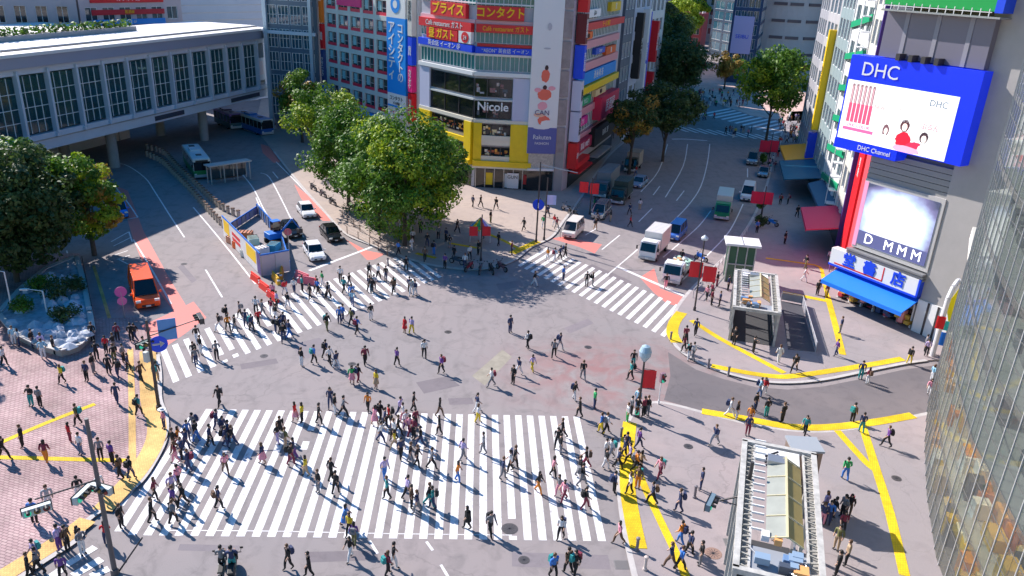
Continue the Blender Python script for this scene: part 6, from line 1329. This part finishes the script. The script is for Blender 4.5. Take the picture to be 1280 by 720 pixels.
def person(x,y,top,bot,dr='',ex='',z=None,grp='pedestrians at the crossing'):
    p=gz(x,y) if z is None else G(x,y,z)
    if not dr: 
        if W0.y-.5<=p.y<=W1.y+.5 and -22<p.x<12: dr=prnd.choice(['e','w','e','w','ne','sw','se'])
        elif p.y>54 and p.x<0 and p.x>-26: dr=prnd.choice(['ne','sw','ne','s','n','se'])
        else: dr=prnd.choice(list(DR))
    fem='f' in ex; pose='phone' if 'P' in ex else 'photo' if 'C' in ex else 'stand' if 'S' in ex else prnd.choice(['walkA','walkB','walkC','walkD','walkD','stand'] if '-' not in ex else ['walkC'])
    o=bpy.data.objects.new('person',BM[(pose,1 if fem else 0)]); col.objects.link(o); o.location=p; o.rotation_euler.z=R(DR[dr]+prnd.uniform(-18,18)); s=prnd.uniform(.93,1.0)*(1.03 if not fem else .97); w2=prnd.uniform(1.02,1.18); o.scale=(s*w2,s*w2,s*1.02)
    for i,mt in ((1,CM[top]),(2,CM[bot] if not ('K' in ex or 'D' in ex) else skinm)):
        o.material_slots[i].link='OBJECT'; o.material_slots[i].material=mt
    def kid(me,nm,mt=None,loc=(0,0,0),sc=None):
        c=bpy.data.objects.new(nm,me); col.objects.link(c); c.parent=o; c.location=loc
        if sc: c.scale=sc
        if mt: c.material_slots[0].link='OBJECT'; c.material_slots[0].material=mt
        return c
    lx=.055 if pose.startswith('walk') else .025
    kid(HM[1 if fem else 0],'hair',hair_l if prnd.random()<.3 else hair_b,(lx,0,1.63))
    if 'K' in ex: kid(SKM,'skirt',CM[bot])
    if 'D' in ex: kid(SKM,'skirt',CM[top])
    if 'L' in ex: kid(COM,'coat',CM[top])
    bag=''
    if 'B' not in ex and not set('KDLSCPH')&set(ex) and prnd.random()<.22: ex+='B'
    if 'B' in ex: 
        bc=prnd.choice('kngkktmh'); kid(BPM,'backpack',CM[bc],(-.2,0,1.22)); bag=CL[bc][0]+' backpack'
    if 'H' in ex: kid(HATM,'hat',CM['w'],(lx,0,1.7)); bag='white hat'
    PEOPLE.append((o,x,y,top,bot,ex,bag,where(x,y,p),pose)); o['category']='person'; o['group']=grp
    return o
def tile(ox,oy,s,data):
    for e in data.split(';'):
        a=e.split()
        if len(a)<4: continue
        person(ox+float(a[0])/s,oy+float(a[1])/s,a[2],a[3],a[4] if len(a)>4 and a[4]!='-' else '',a[5] if len(a)>5 else '')
tile(0,360,6,'35 585 w k e -;470 715 y k sw f;655 700 n k - S;705 640 k g - S;110 425 c w - S;150 440 w n - Sf;250 450 k n - S;320 470 l w - Sf;330 530 c w - S;410 500 k k - S;885 400 m k - S;800 490 r k - Sf;730 545 k k - P;862 560 k v - S;990 405 k k - S;1020 400 k n;1085 510 g k - S;820 650 k k;890 675 k n;965 630 n k;1060 700 h k;1180 705 h a;700 400 k k - S;860 480 k g - P;930 560 g k - S')
tile(0,480,6,'240 165 k t - P;305 175 g k - S;880 150 n n;1045 240 t k ne B;1235 335 p n - fH;35 570 k k - B;175 475 k k - S;350 590 m o - f;530 440 r m - fS;590 310 v k - B;610 530 w d sw S;845 600 u k - S;910 712 h k w;985 712 k n;760 570 g k - S')
tile(0,600,6,'375 225 s w - S;265 330 b k - S;455 530 l u - S;510 525 h k - S;600 520 k g - fS;625 560 g w - P;280 640 l k - B;300 700 g k;805 485 r n - fP;915 360 k k;1145 320 k k;1165 150 m k - f;225 740 k k;480 745 u k;760 120 w g - S;600 150 k w - S')
tile(213,360,6,'180 545 k k - B;230 500 k w;200 415 k w;195 580 g n;350 540 g k - P;370 325 k w - B;425 255 k k;435 325 o k - f;485 335 k g;525 225 g k - B;568 290 n n;610 325 n k - B;645 195 w k;662 285 r k;790 250 k w;800 145 l k;880 155 k w;790 340 n n;850 310 n k;890 375 n b;1175 320 k v - B;1185 80 k k;1105 50 b k;985 590 k w;1078 570 b k ne B;1165 525 n k;1195 575 w k;1245 610 n w;1270 265 b n;850 400 k n;820 345 n k;760 200 k w;690 215 g g;770 80 p k;860 60 r w;930 40 w n;990 30 t k;1050 90 k k')
tile(213,480,6,'370 165 k k s;350 345 n n;440 440 n k;415 480 n n;470 470 k n;400 400 n n;180 375 g s;62 470 o m - f;45 590 m p - f;135 430 b n;145 660 n n - B;90 570 n k;415 670 p h - f;695 600 n p - fK;805 445 k l - f;825 405 k k;862 490 v a;905 610 k m;930 570 n u;1020 690 y a - f;990 290 y k - f;940 280 r p - fK;1115 305 k k;1200 175 n n s B;1235 230 k w;1205 720 k k;30 500 k h;120 500 n n;200 440 k b;300 470 n k')
tile(213,600,6,'100 200 k k;365 220 n k - B;25 225 u k;25 330 g k;890 670 k k sw B;1045 725 k k;1240 110 k k;1110 95 k g;70 60 p k;20 120 l g')
tile(426,360,6,'15 250 b n;80 280 v k;120 345 b k;88 135 c d;225 240 k w;480 335 r r - fD;530 345 l y;183 575 m k - B;420 585 u k;625 525 w k;755 640 u k - B;85 720 e p - fK;130 710 k m;1268 335 n n;1130 740 w g;235 45 k k;395 42 h k;530 55 s w;250 20 w k;215 30 n k;560 60 n w')
tile(426,480,6,'205 205 o k s f;255 310 p r - fD;295 285 k k;365 310 r k;445 245 l n;545 215 k k;490 350 w u;548 410 m k;740 245 k h - f;740 385 k k - f;1020 215 n w;1025 290 w y - f;572 625 k k;328 715 l b;875 735 o b - f;1070 525 s g;912 570 l g;405 490 y a - f;1212 715 n g;1270 660 w k;265 35 y a - fK;20 245 g k;470 290 w p;515 390 p m;430 385 k k;380 360 k n;330 330 n k;560 340 m k;600 480 k n;680 640 g k;450 560 n k;520 600 k g;300 440 w n;400 420 w k')
tile(426,600,6,'35 355 b k - fD;72 595 k w - f;100 490 u v - f;350 145 t k;500 145 l k;530 215 h k;575 250 n g;690 215 t n - B;950 365 k k - fL;1120 415 g k;350 715 m k - f;395 655 k w;660 200 k t;70 420 y k - f')
tile(640,360,6,'118 455 w k;312 525 g k;355 465 n s;50 655 n w;150 625 l y - f;530 690 k g;888 690 t k w B;8 720 k k;905 600 k t')
tile(640,480,6,'465 125 k w;615 185 e n - S;505 250 k k;938 180 c d - S;862 290 w e - S;935 245 k k - P;985 245 m k - S;668 370 b y - B;700 375 w k;377 410 k k;360 530 k g;945 485 u n;850 525 n k;700 565 w g;740 570 w s;790 640 n k;880 605 l k;552 635 k m;18 625 k k;305 700 p k - f;1105 705 p m - f;925 660 o k;960 650 a k - f;890 240 g k - S;1010 240 k g - S;340 480 k k - B;500 700 k g;700 640 k w;840 560 n k')
tile(640,600,6,'195 100 k o - f;390 160 p m - f;545 220 k m;365 440 w k - f;800 475 p h - f;520 45 k g;762 100 n k - B;880 105 w k - f;940 60 h o - f;1048 180 n k - B;1250 240 n n - B;470 715 k k - B;305 735 b k - B;1185 660 n h;1262 490 o b - B;1255 680 b k;420 700 h k;350 120 g p - f')
tile(853,360,6,'95 360 n k;385 425 k k - S;527 490 k k - P;718 565 w w;835 630 k k - B;1180 340 n g;1150 510 u n w -;215 130 m k - S;275 140 n k - S;20 415 m k;45 540 k w - B;78 545 w g;1012 50 k w - S;1080 70 k v - S;10 480 m k - f;180 90 p k - f')
tile(853,480,6,'350 250 w w;402 270 k w - f;572 95 c d;608 85 r w - f;540 205 k n - S;625 250 k t - S;745 290 k k;912 385 t k - B;485 385 n m - S;240 455 n s;1215 720 e b n -;1268 290 h k;500 300 o p - f')
tile(853,600,6,'135 75 n n - S;45 560 n k;130 635 k g - S;1062 250 l k - f;1085 330 b n - S;1195 280 g k;1240 265 k h - f;1150 520 v a - S;1190 400 m k - f;1220 640 a k - S;1150 720 k k - S;1040 340 n p - S;1120 300 k k')
tile(1030,420,5.12,'540 180 k y;230 275 n t;275 310 m w - f;235 620 n t;395 710 u k;685 290 c w - f;668 385 p w - f;690 115 k w - S;650 130 l k - S;640 100 g k - S')
tile(320,180,3.6,'510 600 g k;550 610 w k;585 615 k n;620 670 k w;690 670 n k - S;715 680 c w;395 670 t k;325 695 g k;275 665 r k;430 705 b n;675 570 k k;905 400 k k;855 440 n k - S;1010 285 k k;975 285 n k;1080 295 k k;1055 355 k v;1205 390 k k;770 460 k n;705 445 w k;940 560 w n;870 470 k g - S;820 430 g k - S;740 400 k k - S;800 500 n b;890 520 k k;850 560 u k;960 520 w k;1000 500 k k;760 530 h k;700 480 w w;640 500 b k;520 670 k c;420 650 k g;380 620 w k;300 640 e w;1090 460 k k;1150 500 m k;1020 430 r k')
tile(640,180,3.6,'160 525 o w - f;190 530 c w;215 520 n k;238 510 k k;230 615 b n;335 640 k k;362 640 k g - f;190 370 r w - f;200 385 m g;160 330 n k;970 660 n k - S;895 690 m k;140 380 e w;125 300 k w;1040 610 w k;920 640 k m;100 640 k w;760 540 k k;690 650 k p')
tile(940,180,3.6,'145 450 k k - S;232 620 w w;240 560 k v;292 680 k k - S;330 690 m y;125 275 r k;160 272 g k;350 570 k u;380 600 u k;70 60 k k;100 120 m g;200 330 k k;60 270 p k - f;345 540 w k;370 530 k w;20 400 b k;90 90 w n;115 60 k r;620 530 k g;580 520 w n;600 535 k k;545 500 k k;680 560 n k')
# distant crowd at the far corner
NEAR=len(PEOPLE)
frnd=random.Random(77)
for (x0,x1,y0,y1,n) in ((850,935,116,136,70),(972,1010,150,182,44),(868,900,140,152,8),(955,1000,190,215,10),(905,950,165,174,9),(740,800,215,300,10)):
    for k in range(n):
        t,b=frnd.choice('kngkwrkmlykpoe'),frnd.choice('kngkwdka'); person(frnd.uniform(x0,x1),frnd.uniform(y0,y1),t,b,'','f' if frnd.random()<.4 else '',grp='distant crowd up the right road')
# riders
for x,y,t,b,z in ((292,722,'n','t',.35),(279,720,'g','k',.3)):
    o=person(x,y,t,b,'n','P'); o.location.z=z
# labels that single each person out
def lab(P_):
    o,x,y,t,b,ex,bag,wh,pose=P_
    if 'D' in ex: c='%s dress'%CL[t][0]
    elif 'K' in ex: c='%s top, %s skirt'%(CL[t][0],CL[b][0])
    elif t==b: c='all %s'%CL[t][0]
    elif 'L' in ex: c='long %s coat'%CL[t][0]
    else: c='%s top, %s trousers'%(CL[t][0],CL[b][0])
    return c,bag
seen={}
for P_ in PEOPLE:
    c,bag=lab(P_); wh=P_[7]; s='person, %s, %s'%(c,wh); seen.setdefault(s,[]).append(P_)
for s,L_ in seen.items():
    if len(L_)==1: L_[0][0]['label']=s; continue
    L_.sort(key=lambda q:q[1])
    for i,q in enumerate(L_):
        w_={2:('left one','right one'),3:('left one','middle one','right one')}.get(len(L_))
        q[0]['label']=s.replace('person,','person,',1)+(', '+(w_[i] if w_ else ORD[i]+' from left'))
for P_ in PEOPLE:
    o=P_[0]; w_=o['label'].split()
    if len(w_)>16: o['label']=o['label'].replace('from left of the','of the').replace(' about','').replace(', near edge',' near edge'); 
    w_=o['label'].split()
    if len(w_)>16: o['label']=' '.join(w_[:16])

# the farthest figures beyond about 300 become one crowd
order=sorted(PEOPLE,key=lambda q:-q[2]); far=order[305:]
if far:
    bpy.context.view_layer.update()
    vs=[];fs=[];mi=[];mats=[]
    for q in far:
        o=q[0]
        for ob in [o]+list(o.children):
            mw=ob.matrix_world; b0=len(vs); vs+= [tuple(mw@v.co) for v in ob.data.vertices]
            sl_=[s_.material for s_ in ob.material_slots]
            for m_ in sl_:
                if m_ not in mats: mats.append(m_)
            for pl_ in ob.data.polygons: fs.append([i+b0 for i in pl_.vertices]); mi.append(mats.index(sl_[pl_.material_index]))
    me=bpy.data.meshes.new('distant_crowd'); me.from_pydata(vs,[],fs)
    for m_ in mats: me.materials.append(m_)
    me.polygons.foreach_set('material_index',mi); me.polygons.foreach_set('use_smooth',[True]*len(fs)); me.update()
    co_=bpy.data.objects.new('distant_crowd',me); col.objects.link(co_); tag(co_,'small walking figures far up the right road and behind the trees','crowd',kind='stuff')
    for q in far:
        for c in list(q[0].children): bpy.data.objects.remove(c)
        bpy.data.objects.remove(q[0])
# lettering becomes plain mesh
bpy.context.view_layer.update(); dg=bpy.context.evaluated_depsgraph_get()
for t in TX:
    me=bpy.data.meshes.new_from_object(t.evaluated_get(dg)); n=bpy.data.objects.new('lettering',me); n.parent=t.parent; n.matrix_parent_inverse=t.matrix_parent_inverse.copy(); n.matrix_basis=t.matrix_basis.copy(); col.objects.link(n)
for t in TX: bpy.data.objects.remove(t)
